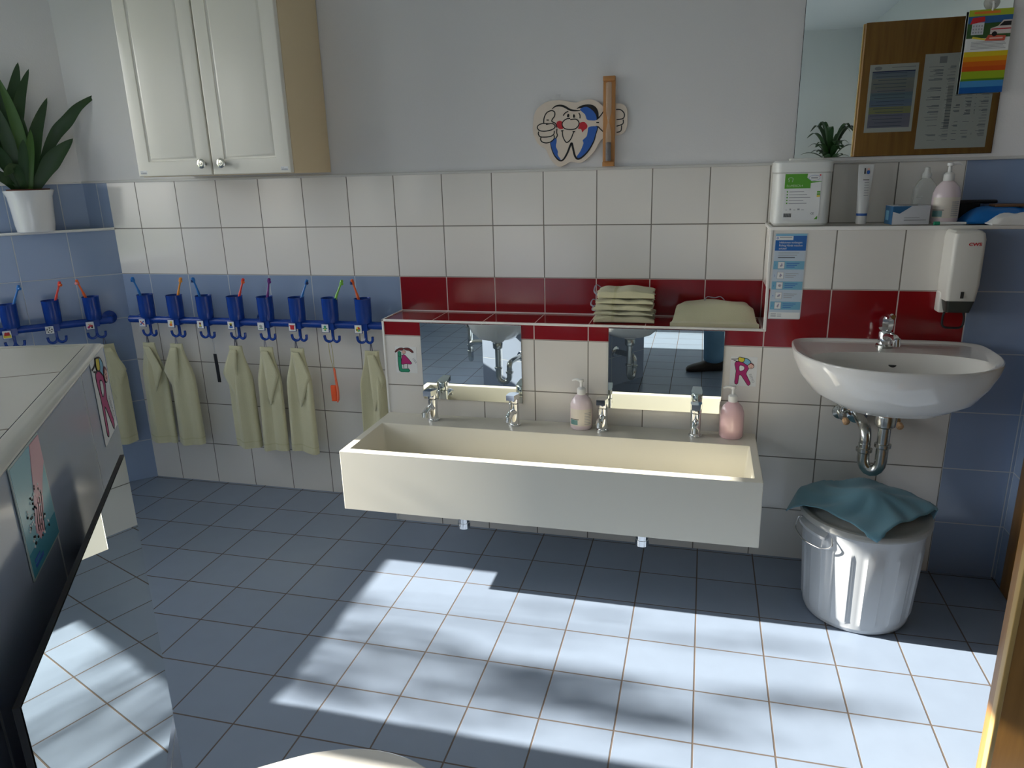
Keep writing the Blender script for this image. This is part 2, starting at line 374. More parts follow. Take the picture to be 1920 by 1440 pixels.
mb = MB(); mb.box((1.8515, dy0-0.001, 0.008), (1.8625, dy0+0.02, 1.986), oaklight, 0.002); mb.build('edge_strip', dr)
mb = MB()
for s in (-1, 1):
    yb = dy1 if s > 0 else dy0
    mb.cyl((1.915, yb, 1.05), (1.915, yb+s*0.05, 1.05), 0.009, chrome); mb.tube([(1.915, yb+s*0.05, 1.05), (2.03, yb+s*0.05, 1.05)], 0.009, chrome)
mb.build('door_handle', dr)

# ------------------------------------------------------------------ tiled island (five-sided)
A0 = V((0.4435, -1.997, 0)); dirs = [math.degrees(math.atan2(-0.826, 0.563)) - 72.0*k for k in range(4)]
PV = [A0]
for a in dirs: PV.append(PV[-1]+0.68*V((math.cos(math.radians(a)), math.sin(math.radians(a)), 0)))
PV = PV[:5]; TI = (PV[1]-PV[0]).normalized(); NI = V((-TI.y, TI.x, 0))
mb = MB()
for k in range(5):
    a, b = PV[k], PV[(k+1) % 5]; t = (b-a).normalized()
    tm = tile_mat('island_tile', (0.33, 0.385, 0.50), GB, tuple(t), t.dot(a)+0.15, T, Z, Z1, H)
    mb.quad(a, b, b+V((0, 0, Z1-0.001)), a+V((0, 0, Z1-0.001)), tm)
cen = sum(PV, V())/5
ct = tile_mat('island_cap_tile', (0.80, 0.77, 0.70), (0.22, 0.18, 0.14), tuple(TI), TI.dot(A0)+0.15, T, tuple(NI), NI.dot(A0)+2.0, 5, gw=0.0032)
inner = [v+(cen-v).normalized()*0.0188/math.cos(math.radians(36)) for v in PV]; zc = Z1+0.005
mb.add([v+V((0, 0, zc)) for v in inner], [[0, 1, 2, 3, 4]], ct)
bull = P('bullnose_glaze', (0.80, 0.77, 0.70), 0.12)
rs = []
for (off, z) in ((0.0, Z1-0.0015), (-0.001, Z1), (-0.0005, Z1+0.0015), (0.003, Z1+0.004), (0.009, zc+0.0005), (0.0175, zc+0.0005), (0.0185, zc-0.003)):
    rs.append([v+(cen-v).normalized()*(off/math.cos(math.radians(36)))+V((0, 0, z)) for v in PV])
mb.rings(rs, bull, False, False)
struct(mb, 'wall_island')

# ------------------------------------------------------------------ wash trough
def rrect(x0, x1, y0, y1, z, r, n=4):
    out = []
    for cx, cy, a0 in ((x1-r, y1-r, 0), (x0+r, y1-r, 90), (x0+r, y0+r, 180), (x1-r, y0+r, 270)):
        for k in range(n+1):
            a = math.radians(a0+90*k/n); out.append(V((cx+r*math.cos(a), cy+r*math.sin(a), z)))
    return out
TRZ = 0.475
root = thing('wash_trough', 'long cream rectangular wash trough mounted on the tiled ledge, with four taps', 'wash basin', (0.6975, -0.2, 0.257))
mb = MB(); hx = 0.6965; zt_ = TRZ-0.257; yf = -0.43
mb.rings([rrect(-hx, hx, yf, 0, 0, 0.003), rrect(-hx, hx, yf, 0, zt_-0.002, 0.003), rrect(-hx+0.002, hx-0.002, yf+0.002, -0.002, zt_, 0.003),
          rrect(-hx+0.027, hx-0.024, yf+0.028, -0.128, zt_, 0.004), rrect(-hx+0.029, hx-0.026, yf+0.030, -0.130, zt_-0.004, 0.004),
          rrect(-hx+0.034, hx-0.030, yf+0.036, -0.136, zt_-0.135, 0.012)], mineral)
mb.build('basin', root)
for x in (0.409, 1.034):
    mb = MB(); mb.cyl((x-0.6975, -0.33, 0.001), (x-0.6975, -0.33, -0.075), 0.020, chrome); mb.lathe([(0.0, -0.09), (0.014, -0.088), (0.022, -0.08), (0.022, -0.06)], chrome, (x-0.6975, -0.33, 0)); 
    mb.tube([(x-0.6975, -0.33, -0.05), (x-0.6975, -0.28, -0.05), (x-0.6975, 0.0, -0.04)], 0.012, chrome); mb.build('drain_pipe', root)

# ------------------------------------------------------------------ taps
def tap(label, loc):
    r = thing('faucet', label, 'tap', loc, group='taps on the wash trough')
    mb = MB(); mb.lathe([(0.0235, 0), (0.0235, 0.005), (0.021, 0.007)], chrome); mb.build('base_ring', r)
    mb = MB(); mb.lathe([(0.0185, 0.004), (0.0185, 0.084), (0.016, 0.086)], chrome); mb.build('body', r)
    mb = MB(); mb.tube([(0, -0.004, 0.050), (0, -0.035, 0.060), (0, -0.070, 0.060), (0, -0.092, 0.054)], [0.013, 0.013, 0.0125, 0.012], chrome, 16, smooth=3, flat=0.85)
    mb.cyl((0, -0.086, 0.058), (0, -0.091, 0.040), 0.0105, chrome_old); mb.build('spout', r)
    mb = MB(); mb.lathe([(0.016, 0.087), (0.0195, 0.089), (0.0205, 0.118), (0.018, 0.123), (0, 0.124)], chrome)
    pr = [(-0.017, 0.016), (0.017, 0.016), (0.0195, -0.01), (0.015, -0.056), (-0.015, -0.056), (-0.0195, -0.01)]
    mb.rings([[V((x, y, 0.106-0.10*y)) for x, y in pr], [V((x*1.02, y, 0.124-0.13*y)) for x, y in pr]], chrome); mb.build('lever', r)
    return r
tp = tap('leftmost chrome tap on the wash trough, in front of the left mirror corner', (0.213, -0.262, TRZ))
dup(tp, (0.534, -0.262, TRZ), label='chrome tap on the trough at the right corner of the left mirror')
dup(tp, (0.863, -0.262, TRZ), label='chrome tap on the trough right beside the labelled soap bottle')
dup(tp, (1.189, -0.262, TRZ), label='rightmost chrome tap on the trough, left of the plain pink soap bottle')

# ------------------------------------------------------------------ pump bottles
def pump_bottle(label, loc, rotz, lab, mat, h=0.135, r=0.041, group=None, pd=0.0):
    o = thing('soap_bottle', label, 'soap bottle', loc, (0, 0, rotz), group)
    mb = MB(); mb.lathe([(0.0, 0.0), (r*0.88, 0.001), (r, 0.010), (r, h*0.60), (r*0.97, h*0.70), (r*0.80, h*0.84), (r*0.50, h*0.94), (r*0.34, h*0.975), (r*0.32, h)], mat, n=36, sy=0.8); mb.build('bottle', o)
    mb = MB(); mb.lathe([(0.0155, h-0.004), (0.0155, h+0.016), (0.012, h+0.020), (0.006, h+0.022), (0.0045, h+0.040), (0.009, h+0.042), (0.009, h+0.050), (0, h+0.052)], white)
    cp_, sp_ = math.cos(pd), math.sin(pd); mb.tube([(0, 0, h+0.046), (0.020*cp_, 0.020*sp_, h+0.049), (0.034*cp_, 0.034*sp_, h+0.044)], [0.0055, 0.004, 0.0032], white, 10, smooth=3); mb.build('pump', o)
    if lab:
        mb = MB(); n = 16; v = []
        def arc(a0, a1, z0, z1, mm, e):
            rs = []
            for k in range(n+1):
                a = a0+(a1-a0)*k/n; rs.append([V(((r+e)*math.cos(a), (r+e)*0.8*math.sin(a), z0)), V(((r+e)*math.cos(a), (r+e)*0.8*math.sin(a), z1))])
            vs = [p for q in rs for p in q]; mb.add(vs, [[2*i, 2*i+2, 2*i+3, 2*i+1] for i in range(n)], mm)
        arc(-2.7, -0.45, 0.018, h*0.60, P('label_cream', (0.72, 0.66, 0.58), 0.3), 0.0006)
        arc(-2.65, -1.85, 0.022, h*0.30, P('label_teal', (0.12, 0.26, 0.26), 0.3), 0.0009)
        arc(-2.65, -1.75, h*0.31, h*0.325, ink, 0.0011)
        for k in range(8): arc(-1.25, -0.6, 0.024+k*0.006, 0.0265+k*0.006, ink_grey, 0.0010)
        mb.build('label', o)['label'] = 'printed label with teal mountain'
    return o
pump_bottle('pump soap bottle with printed label beside the third tap on the trough', (0.784, -0.252, TRZ), 0.1, True, pinkl, pd=2.9)
pump_bottle('plain pink pump soap bottle at the right end of the trough', (1.310, -0.252, TRZ), 0.0, False, pink, pd=3.3)
pump_bottle('pink pump soap bottle on the upper shelf beside the clear spray bottle', (1.925, -0.105, Z1+0.004), -0.1, True, pinkl, h=0.135, r=0.040, pd=0.1)

# ------------------------------------------------------------------ mirrors
def flat_mirror(label, fr, w, h, th, rim=None, name='wall_mirror'):
    """frame origin = lower left corner on the wall"""
    o = thing(name, label, 'mirror', fr.o); f = Fr((0, 0, 0), fr.u, fr.v)
    mb = MB(); mb.rect(0.0, 0.0, w, h, f, th-0.0008, rim or dark); mb.build('backing', o)
    mb = MB(); e = 0.0012; mb.quad(f(e, e, th), f(w-e, e, th), f(w-e, h-e, th), f(e, h-e, th), mirror_m); mb.build('glass', o, fix=False)
    return o
flat_mirror('square low mirror above the left half of the trough', Fr((0.155, D, 0.541)), 0.397, 0.300, 0.006, chrome_old)
flat_mirror('square low mirror above the right half of the trough', Fr((0.874, D, 0.541)), 0.399, 0.300, 0.006, chrome_old)
o = flat_mirror('large frameless mirror with worn dark edges above the upper shelf', Fr((1.471, -0.0, 1.402)), 0.594, 0.80, 0.005, dark)
# island mirror held off the tiles
fr = Fr(PV[1]+NI*0.0005, -TI, (0, 0, 1)); mt0, mt1 = 0.163, 0.60
o = thing('wall_mirror', 'frameless mirror standing off the tiled island face below the hand washing poster', 'mirror', (0, 0, 0))
f = Fr(A0+NI*0.0, TI, (0, 0, 1)); nrm = NI
def ip(t, z, n): return A0+TI*t+NI*n+V((0, 0, z))
o.location = ip(mt0, 0.74, 0.03)
def lp(t, z, n): return ip(t, z, n)-V(o.location)
mb = MB(); mb.rings([[lp(mt0, 0.74, 0.0255), lp(mt1, 0.74, 0.0255), lp(mt1, 1.092, 0.0255), lp(mt0, 1.092, 0.0255)], [lp(mt0, 0.74, 0.0295), lp(mt1, 0.74, 0.0295), lp(mt1, 1.092, 0.0295), lp(mt0, 1.092, 0.0295)]], black); mb.build('backing', o)
mb = MB(); mb.quad(lp(mt0+.001, 0.741, 0.0302), lp(mt1-.001, 0.741, 0.0302), lp(mt1-.001, 1.091, 0.0302), lp(mt0+.001, 1.091, 0.0302), mirror_m); mb.build('glass', o)
for t in (mt0+0.08, mt1-0.08):
    for z in (0.80, 1.02): mb = MB(); mb.cyl(lp(t, z, 0.0), lp(t, z, 0.026), 0.008, black); mb.build('spacer', o)
#PART2
# ------------------------------------------------------------------ wall cabinet
root = thing('wall_cabinet', 'cream two-door wall cabinet hanging above the white tiles', 'cabinet', (-0.585, -0.005, 1.40))
cream = P('cream_lacquer', (0.74, 0.60, 0.38), 0.45); creamf = P('ivory_lacquer', (0.80, 0.77, 0.68), 0.28)
mb = MB(); mb.box((-0.325, -0.275, 0), (0.325, 0, 0.72), cream, 0.001); mb.build('body', root)
def cab_door(x0, x1, kx, lx):
    mb = MB(); y0, y1 = -0.300, -0.279; z0, z1 = 0.002, 0.718
    def rr(i, y): return [V((x0+i, y, z0+i)), V((x1-i, y, z0+i)), V((x1-i, y, z1-i)), V((x0+i, y, z1-i))]
    mb.rings([rr(0, y1), rr(0, y0+0.004), rr(0.0015, y0+0.001), rr(0.005, y0)] + [rr(0.052, y0), rr(0.054, y0+0.004), rr(0.060, y0+0.0045), rr(0.066, y0+0.001), rr(0.070, y0)], creamf)
    d = mb.build('door', root, sharp=0.35)
    mb = MB(); mb.lathe([(0.006, 0), (0.0055, 0.010), (0.010, 0.013), (0.0165, 0.018), (0.0172, 0.022), (0.013, 0.0245), (0.006, 0.0245), (0.005, 0.027), (0.0, 0.0275)], P('brushed_nickel', (0.72, 0.70, 0.62), 0.22, metal=1.0), (kx, y0, 0.042), axis=(0, -1, 0)); mb.build('knob', d)
    mb = MB(); f = Fr((lx, y0, 0.010)); mb.rect(0, 0, 0.030, 0.014, f, 0.0004, paper)
    for k in range(13): mb.rect(0.002+k*0.002, 0.001, 0.002+k*0.002+(0.0013 if k % 3 else 0.0008), 0.007, f, 0.0006, ink_grey)
    mb.text('00128', 0.0045, f, 0.002, 0.009, 0.0006, ink_grey); mb.build('barcode_label', d)
cab_door(-0.324, -0.0035, -0.028, -0.315); cab_door(0.0035, 0.324, 0.055, 0.285)

# ------------------------------------------------------------------ tooth plaque and sand timer
OUT= [(0.5691, 1.5567), (0.5723, 1.5778), (0.5857, 1.601), (0.6146, 1.6194), (0.6431, 1.6246), (0.6686, 1.6247), (0.6967, 1.6195), (0.7247, 1.6143), (0.747, 1.6198), (0.7775, 1.6222), (0.8051, 1.6119), (0.8245, 1.5969), (0.8464, 1.6023), (0.8681, 1.6052), (0.8927, 1.6002), (0.9065, 1.5843), (0.9083, 1.5585), (0.9075, 1.5276), (0.8943, 1.5047), (0.8669, 1.4978), (0.8448, 1.4986), (0.8255, 1.4914), (0.8089, 1.4761), (0.7923, 1.4475), (0.7642, 1.4202), (0.7415, 1.4087), (0.7186, 1.4115), (0.7015, 1.4119), (0.6842, 1.4021), (0.6639, 1.3965), (0.6452, 1.4072), (0.6266, 1.4336), (0.6125, 1.4612), (0.5894, 1.4755), (0.5753, 1.4975), (0.567, 1.5247)]
ST = {'top1': [(0.6385, 1.5961), (0.6514, 1.6047), (0.6684, 1.6065), (0.6853, 1.6018), (0.705, 1.5905), (0.7274, 1.5869), (0.7414, 1.5863)], 'top2': [(0.7288, 1.5934), (0.747, 1.6004), (0.772, 1.6018), (0.7914, 1.5945), (0.8026, 1.5785), (0.8055, 1.5576)], 'thumb': [(0.6079, 1.5498), (0.6096, 1.5683), (0.6199, 1.585), (0.6371, 1.5909), (0.6484, 1.5851), (0.6477, 1.572), (0.6396, 1.5618), (0.6381, 1.5539), (0.6509, 1.5468), (0.6564, 1.532)], 'f1': [(0.6251, 1.5465), (0.605, 1.5486), (0.5891, 1.5439), (0.584, 1.5348), (0.5917, 1.5251), (0.6104, 1.5218), (0.6335, 1.5249), (0.6479, 1.5323), (0.648, 1.5416), (0.6366, 1.5474), (0.6165, 1.5447)], 'f2': [(0.5887, 1.5212), (0.5871, 1.5132), (0.5942, 1.5036), (0.613, 1.5016), (0.6332, 1.5035), (0.6448, 1.5111), (0.6463, 1.5218)], 'f3': [(0.5971, 1.5021), (0.5955, 1.4928), (0.6026, 1.4845), (0.6185, 1.4812), (0.6359, 1.486), (0.6461, 1.4964), (0.6447, 1.5071)], 'nose': [(0.7049, 1.5578), (0.7246, 1.5583), (0.7358, 1.5487), (0.7344, 1.5356), (0.7217, 1.5255), (0.7019, 1.5244), (0.6849, 1.5283), (0.6759, 1.5392), (0.6779, 1.551), (0.6907, 1.5602), (0.7049, 1.5618)], 'smile': [(0.6757, 1.5201), (0.6776, 1.502), (0.6875, 1.4829), (0.696, 1.4813), (0.7075, 1.4929), (0.7174, 1.5164)], 'sm1': [(0.6706, 1.5203), (0.6797, 1.5216)], 'sm2': [(0.7132, 1.5171), (0.7223, 1.5163)], 'rootl': [(0.6315, 1.4808), (0.6356, 1.4604), (0.6469, 1.4357), (0.6641, 1.419), (0.6785, 1.4213), (0.693, 1.4425), (0.7045, 1.469), (0.7103, 1.4768), (0.7145, 1.4606), (0.7215, 1.4335), (0.7315, 1.4224), (0.7471, 1.4274), (0.7697, 1.4482), (0.7893, 1.4795), (0.7975, 1.5056), (0.8057, 1.5315)], 'side': [(0.6564, 1.5293), (0.6549, 1.5161), (0.6576, 1.5053), (0.6504, 1.4949)], 'arm1': [(0.8055, 1.5576), (0.8165, 1.5701), (0.8273, 1.5852)], 'arm2': [(0.8057, 1.5302), (0.8141, 1.5207), (0.8281, 1.5084)], 'h1': [(0.8684, 1.5847), (0.8848, 1.5827), (0.8973, 1.5693), (0.8934, 1.554), (0.8703, 1.5511)], 'h2': [(0.8935, 1.5501), (0.8924, 1.5359), (0.8706, 1.529)], 'h3': [(0.8884, 1.5309), (0.8859, 1.5128), (0.8709, 1.5081)], 'br1': [(0.6795, 1.572), (0.6866, 1.5809), (0.6979, 1.5861)], 'br2': [(0.7358, 1.5793), (0.74, 1.5708), (0.74, 1.5603)], 'd1': [(0.6181, 1.56), (0.6267, 1.5592)], 'd2': [(0.7987, 1.5443), (0.8084, 1.5439)]}
FL = {'blueR': [(0.7414, 1.5928), (0.7637, 1.5983), (0.7859, 1.5844), (0.7971, 1.5684), (0.7986, 1.5527), (0.7805, 1.5521), (0.7652, 1.5553), (0.7582, 1.5726), (0.7442, 1.5849)], 'blackR': [(0.7302, 1.5941), (0.7526, 1.6014), (0.7748, 1.603), (0.7942, 1.5931), (0.804, 1.5733), (0.8061, 1.5576), (0.7972, 1.5527), (0.7916, 1.5686), (0.7804, 1.5846), (0.7637, 1.5957)], 'blueL': [(0.7723, 1.5302), (0.7974, 1.5318), (0.8016, 1.5238), (0.7893, 1.4821), (0.7641, 1.4457), (0.7386, 1.4236), (0.7258, 1.4267), (0.7415, 1.449), (0.7527, 1.4754), (0.7499, 1.4861), (0.764, 1.4989), (0.7681, 1.5172)], 'blackL': [(0.7918, 1.5294), (0.8057, 1.5302), (0.7989, 1.5055), (0.7893, 1.4795), (0.7697, 1.4482), (0.7471, 1.4274), (0.7329, 1.4211), (0.7528, 1.4406), (0.7753, 1.4746), (0.7836, 1.5008)], 'blueB': [(0.6461, 1.4951), (0.6533, 1.4975), (0.6546, 1.484), (0.6516, 1.468), (0.6586, 1.4516), (0.6585, 1.4381), (0.6699, 1.4201), (0.6583, 1.4205), (0.6441, 1.4385), (0.6328, 1.4686), (0.6316, 1.4848)], 'redL': [(0.6566, 1.5519), (0.668, 1.5554), (0.6765, 1.5497), (0.675, 1.5366), (0.6792, 1.5285), (0.665, 1.5277), (0.6551, 1.54)], 'redR': [(0.7386, 1.5446), (0.7554, 1.5479), (0.7667, 1.5357), (0.7639, 1.5253), (0.7555, 1.5203), (0.7485, 1.5132), (0.7442, 1.5234), (0.733, 1.5264), (0.7372, 1.5342)], 'eyeL': [(0.6965, 1.5778), (0.7015, 1.575), (0.7007, 1.5672), (0.695, 1.5661), (0.6931, 1.5714)], 'eyeR': [(0.7176, 1.5756), (0.7218, 1.5715), (0.7212, 1.5642), (0.7167, 1.5634), (0.7145, 1.5697)]}
LS = {'L': [(0.0551, 0.7229), (0.0618, 0.7269), (0.0684, 0.7224), (0.0671, 0.6852), (0.0689, 0.6556), (0.0973, 0.6568), (0.1017, 0.6493), (0.0963, 0.6433), (0.064, 0.6429), (0.0559, 0.6488), (0.0537, 0.6847)], 'dress': [(0.0739, 0.7103), (0.0862, 0.7098), (0.1112, 0.6798), (0.0986, 0.676), (0.0889, 0.6775), (0.0763, 0.6746), (0.0665, 0.6766)], 'hairL': [(0.0809, 0.738), (0.0662, 0.7398), (0.0508, 0.7322), (0.0437, 0.7234), (0.0475, 0.7216), (0.0606, 0.7302), (0.0729, 0.7301)], 'hairR': [(0.0809, 0.738), (0.0983, 0.7409), (0.1126, 0.7344), (0.1207, 0.7243), (0.1142, 0.7226), (0.1025, 0.7302), (0.0927, 0.7308)], 'head': [(0.0709, 0.7234)], 'leg1': [(0.0763, 0.6751), (0.0765, 0.6579)], 'leg2': [(0.0912, 0.6757), (0.0924, 0.6585)], 'headc': [(0.0808, 0.7238)]}
RS = {'R': [(1.315, 0.7336), (1.3384, 0.7362), (1.3547, 0.7254), (1.3577, 0.7086), (1.3509, 0.6913), (1.3666, 0.6599), (1.3632, 0.6512), (1.3573, 0.6518), (1.3356, 0.6842), (1.3278, 0.6838), (1.3255, 0.6558), (1.3177, 0.6533), (1.3144, 0.6618), (1.3169, 0.7005), (1.3118, 0.7215)], 'hole': [(1.3276, 0.7201), (1.3394, 0.7193), (1.3445, 0.7123), (1.3404, 0.7036), (1.3287, 0.7018)], 'body': [(1.326, 0.7475), (1.3495, 0.7463), (1.3639, 0.7342), (1.3569, 0.7213), (1.3387, 0.7311), (1.3227, 0.7368)], 'trou': [(1.3239, 0.7496), (1.3337, 0.7487), (1.3436, 0.7461), (1.3386, 0.7332), (1.3227, 0.7368)], 'legs': [(1.2988, 0.7423), (1.3145, 0.7429), (1.326, 0.7467)], 'leg2': [(1.3069, 0.7383), (1.3229, 0.7339)], 'head': [(1.3648, 0.7195)]}

px, pz = 0.74, ZT+0.008
root = thing('tooth_plaque', 'cream wooden plaque painted with a smiling thumbs-up tooth, standing on the tile edge', 'wall decoration', (px, -0.004, pz))
f = Fr((-px, 0, -pz), X, Z); mb = MB(); outl = [(p.x, p.y) for p in cat([(a, max(b, pz+0.0004), 0) for a, b in OUT], 3, True)]
wood_c = P('cream_painted_wood', (0.76, 0.65, 0.54), 0.55)
mb.prism(outl[::-1], f, 0.0, 0.010, wood_c); mb.build('board', root)
mb = MB()
for k, mm, d in (('blackR', ink, .0102), ('blueR', ink_blue, .0104), ('blackL', ink, .0102), ('blueL', ink_blue, .0104), ('blueB', ink_blue, .0104), ('redL', ink_red, .0104), ('redR', ink_red, .0104), ('eyeL', ink, .0106), ('eyeR', ink, .0106)):
    mb.prism([(p.x, p.y) for p in cat([(a, b, 0) for a, b in FL[k]], 3, True)], f, 0.0098, d, mm)
mb.prism([(p.x, p.y) for p in cat([(a, b, 0) for a, b in ST['nose']], 3, True)], f, 0.0098, 0.0106, wood_c)
for k in ('h1', 'h2', 'h3', 'top1', 'top2', 'thumb', 'f1', 'f2', 'f3', 'nose', 'smile', 'sm1', 'sm2', 'rootl', 'side', 'arm1', 'arm2', 'br1', 'br2', 'd1', 'd2'):
    w = (0.0016, 0.0072) if k in ('top1', 'rootl') else ((0.002, 0.009) if k == 'top2' else 0.0036)
    mb.ribbon(ST[k], w, f, 0.0109, ink, 4, base=0.0098)
mb.build('painted_face', root)
root = thing('sand_timer', 'slim wooden sand timer standing upright over the right hand of the tooth plaque', 'timer', (0.845, -0.0145, pz))
wd = P('beech', (0.50, 0.23, 0.075), 0.45, bump=0.0005, bscale=60); mb = MB()
mb.box((-0.021, -0.012, 0), (0.021, 0.0, 0.300), wd, 0.0015); mb.box((-0.021, -0.022, 0), (0.021, -0.011, 0.016), wd, 0.0015); mb.box((-0.021, -0.022, 0.284), (0.021, -0.011, 0.300), wd, 0.0015); mb.build('board', root)
mb = MB(); mb.lathe([(0.0, 0.017), (0.010, 0.018), (0.0105, 0.085), (0.010, 0.12), (0.0025, 0.150), (0.010, 0.180), (0.0105, 0.22), (0.010, 0.278), (0, 0.283)], P('timer_glass', (0.70, 0.62, 0.50), 0.08, alpha=0.25), (0, -0.023, 0), n=20); mb.build('glass_tube', root)
mb = MB(); mb.lathe([(0.0, 0.0185), (0.0085, 0.019), (0.0088, 0.080), (0.0, 0.083)], P('timer_sand', (0.035, 0.045, 0.09), 0.8), (0, -0.023, 0), n=16); mb.build('sand', root)

# ------------------------------------------------------------------ wash basins
def sring(cx, cy, z, a, bf, bb, nf=2.3, nb=5, N=64):
    out = []
    for k in range(N):
        t = 2*PI*k/N; c, s_ = math.cos(t), math.sin(t); n = nb if s_ > 0 else nf; b = bb if s_ > 0 else bf
        n = nf+(nb-nf)*max(0, min(1, (s_+0.15)/0.5))
        out.append(V((cx+a*math.copysign(abs(c)**(2/n), c), cy+b*math.copysign(abs(s_)**(2/n), s_), z)))
    return out
def basin(root, a, bf, name='bowl', dep=0.17, kid=False):
    q1, q2 = (0.0015, 0.003) if kid else (0.008, 0.012)
    """local: wall at y=0, rim at z=0"""
    cy = -0.15; b1 = bf-0.15; mb = MB(); R = []
    for s, z, sh, bk in ((0.20, -dep, -0.03, 0.25), (0.55, -dep+0.010, -0.03, 0.45), (0.80, -dep+0.050, -0.012, 0.8), (0.92, -dep+0.095, 0, 1), (0.985, -0.030, 0, 1), (1.0, -0.008, 0, 1), (0.996, -0.002, 0, 1), (0.985, 0.0, 0, 1), (0.965, -0.001, 0, 0.95), (0.93, -q1, 0, 0.92)):
        R.append(sring(0, cy+sh, z, a*s, b1*s, 0.1495*bk, 2.3))
    for s, z, kk in ((0.86, -q2, 0), (0.83, -0.020, 0), (0.78, -0.06, 0), (0.62, -0.115, 0), (0.30, -0.135, 0), (0.06, -0.137, 0)):
        R.append(sring(0, cy-(0.055 if kid else 0.085), z, a*s*(0.92 if kid else 1), (b1-(0.115 if kid else 0.105))*s, (0.10 if kid else 0.115)*s, 2.2, 2.2))
    mb.rings(R, ceramic); mb.lathe([(0.034, -dep-0.022), (0.040, -dep-0.018), (0.042, -dep+0.02)], ceramic, (0, cy-0.03, 0)); mb.build(name, root)
root = thing('wash_basin', 'white ceramic adult wash basin on the right wall above the rubbish bin', 'wash basin', (1.765, D-0.001, 0.828))
basin(root, 0.287, 0.432)
mb = MB(); mb.lathe([(0.0, 0.0), (0.0135, 0.0), (0.0145, 0.002), (0.0135, 0.003)], dark, (0.008, -0.138, -0.045), axis=(0, -1, 0.55)); mb.build('overflow_hole', root)
mb = MB(); mb.lathe([(0.036, 0.0), (0.036, -0.008)], P('rust', (0.35, 0.12, 0.02), 0.8), (0, -0.18, -0.192)); mb.build('rust_ring', root)
root = thing('faucet', 'chrome faceted mixer tap on the adult wash basin', 'tap', (1.760, -0.268, 0.8215))
mb = MB(); mb.lathe([(0.026, -0.004), (0.026, 0.004), (0.022, 0.008)], chrome_old); mb.build('base_ring', root)
mb = MB(); mb.lathe([(0.021, 0.006), (0.021, 0.045), (0.018, 0.050)], chrome); mb.build('body', root)
mb = MB(); mb.tube([(0, -0.005, 0.030), (0.008, -0.04, 0.040), (0.012, -0.070, 0.042), (0.014, -0.088, 0.036)], [0.015, 0.013, 0.012, 0.012], chrome, 16, smooth=3); mb.cyl((0.014, -0.082, 0.040), (0.015, -0.084, 0.018), 0.012, chrome); mb.build('spout', root)
mb = MB(); mb.lathe([(0.016, 0.050), (0.021, 0.056), (0.023, 0.075), (0.022, 0.090), (0.016, 0.097), (0, 0.098)], chrome, n=8); mb.tube([(0, 0.0, 0.088), (0.005, -0.03, 0.100), (0.006, -0.045, 0.102)], [0.012, 0.010, 0.007], chrome, 10, smooth=3); mb.build('lever', root)
def siphon(root, p0, zb, dx, back, flange=True):
    """chrome bottle-neck u-bend; p0 = outlet under bowl, wall at y=0"""
    x, y, z = p0
    mb = MB(); mb.lathe([(0.030, 0), (0.032, -0.006), (0.030, -0.036), (0.024, -0.042)], chrome_old, (x, y, z)); mb.build('coupling', root)
    mb = MB(); r = 0.0185; zt2 = zb+0.045
    path = [(x, y, z-0.04), (x, y, zt2+0.02), (x, y, zt2)]
    for k in range(1, 8):
        a = PI*k/8; path.append((x+dx*(1-math.cos(a))/2, y+0.02*(1-math.cos(a))/2, zt2-0.038*math.sin(a)))
    path += [(x+dx, y+0.02, zt2), (x+dx, y+0.02, zt2+0.05)]
    mb.tube(path, r, chrome_old, 18); mb.build('u_bend', root)
    for (xx, yy_, zz) in ((x, y, zt2+0.045), (x+dx, y+0.02, zt2+0.02)):
        mb = MB(); mb.lathe([(0.020, 0.016), (0.0245, 0.014), (0.0245, 0.004), (0.020, 0)], chrome_old, (xx, yy_, zz)); mb.build('slip_nut', root)
    mb = MB(); mb.tube([(x+dx, y+0.02, zt2+0.045), (x+dx, y+0.022, zt2+0.075), (x+dx, y+0.05, zt2+0.095), (x+dx, -0.005, zt2+0.098)], 0.0175, chrome_old, 16, smooth=4); mb.build('wall_pipe', root)
    mb = MB(); mb.lathe([(0.034, 0), (0.033, 0.006), (0.020, 0.012)], chrome, (x+dx, 0.0, zt2+0.098), axis=(0, -1, 0)); mb.build('escutcheon', root)
root = thing('siphon', 'worn chrome siphon trap under the adult wash basin', 'pipe', (1.765, D-0.001, 0.828))
siphon(root, (0.0, -0.18, -0.200), -0.402, -0.048, True)
def valve(label, loc, s):
    o = thing('angle_valve', label, 'valve', loc, group='angle valves under the adult basin')
    mb = MB(); mb.lathe([(0.026, 0), (0.025, 0.005), (0.012, 0.010), (0.011, 0.045), (0.013, 0.046), (0.013, 0.052), (0, 0.053)], chrome_old, axis=(0, -1, 0)); mb.build('body', o)
    mb = MB(); mb.tube([(0, -0.035, 0), (0.0, -0.035, 0.035), (s*0.01, -0.04, 0.10), (s*0.05, -0.06, 0.16)], 0.005, chrome, 10, smooth=4); mb.build('supply_pipe', o)
    mb = MB(); mb.lathe([(0.008, 0.0), (0.011, 0.004), (0.011, 0.018), (0.006, 0.022)], P('valve_cap', (0.72, 0.45, 0.25), 0.3), (0.008, -0.048, -0.010), axis=(0.25, -0.8, -0.5), n=10); mb.build('handwheel', o)
valve('chrome angle valve left of the siphon under the adult basin', (1.664, D, 0.572), 1)
valve('chrome angle valve right of the siphon under the adult basin', (1.828, D, 0.566), -1)

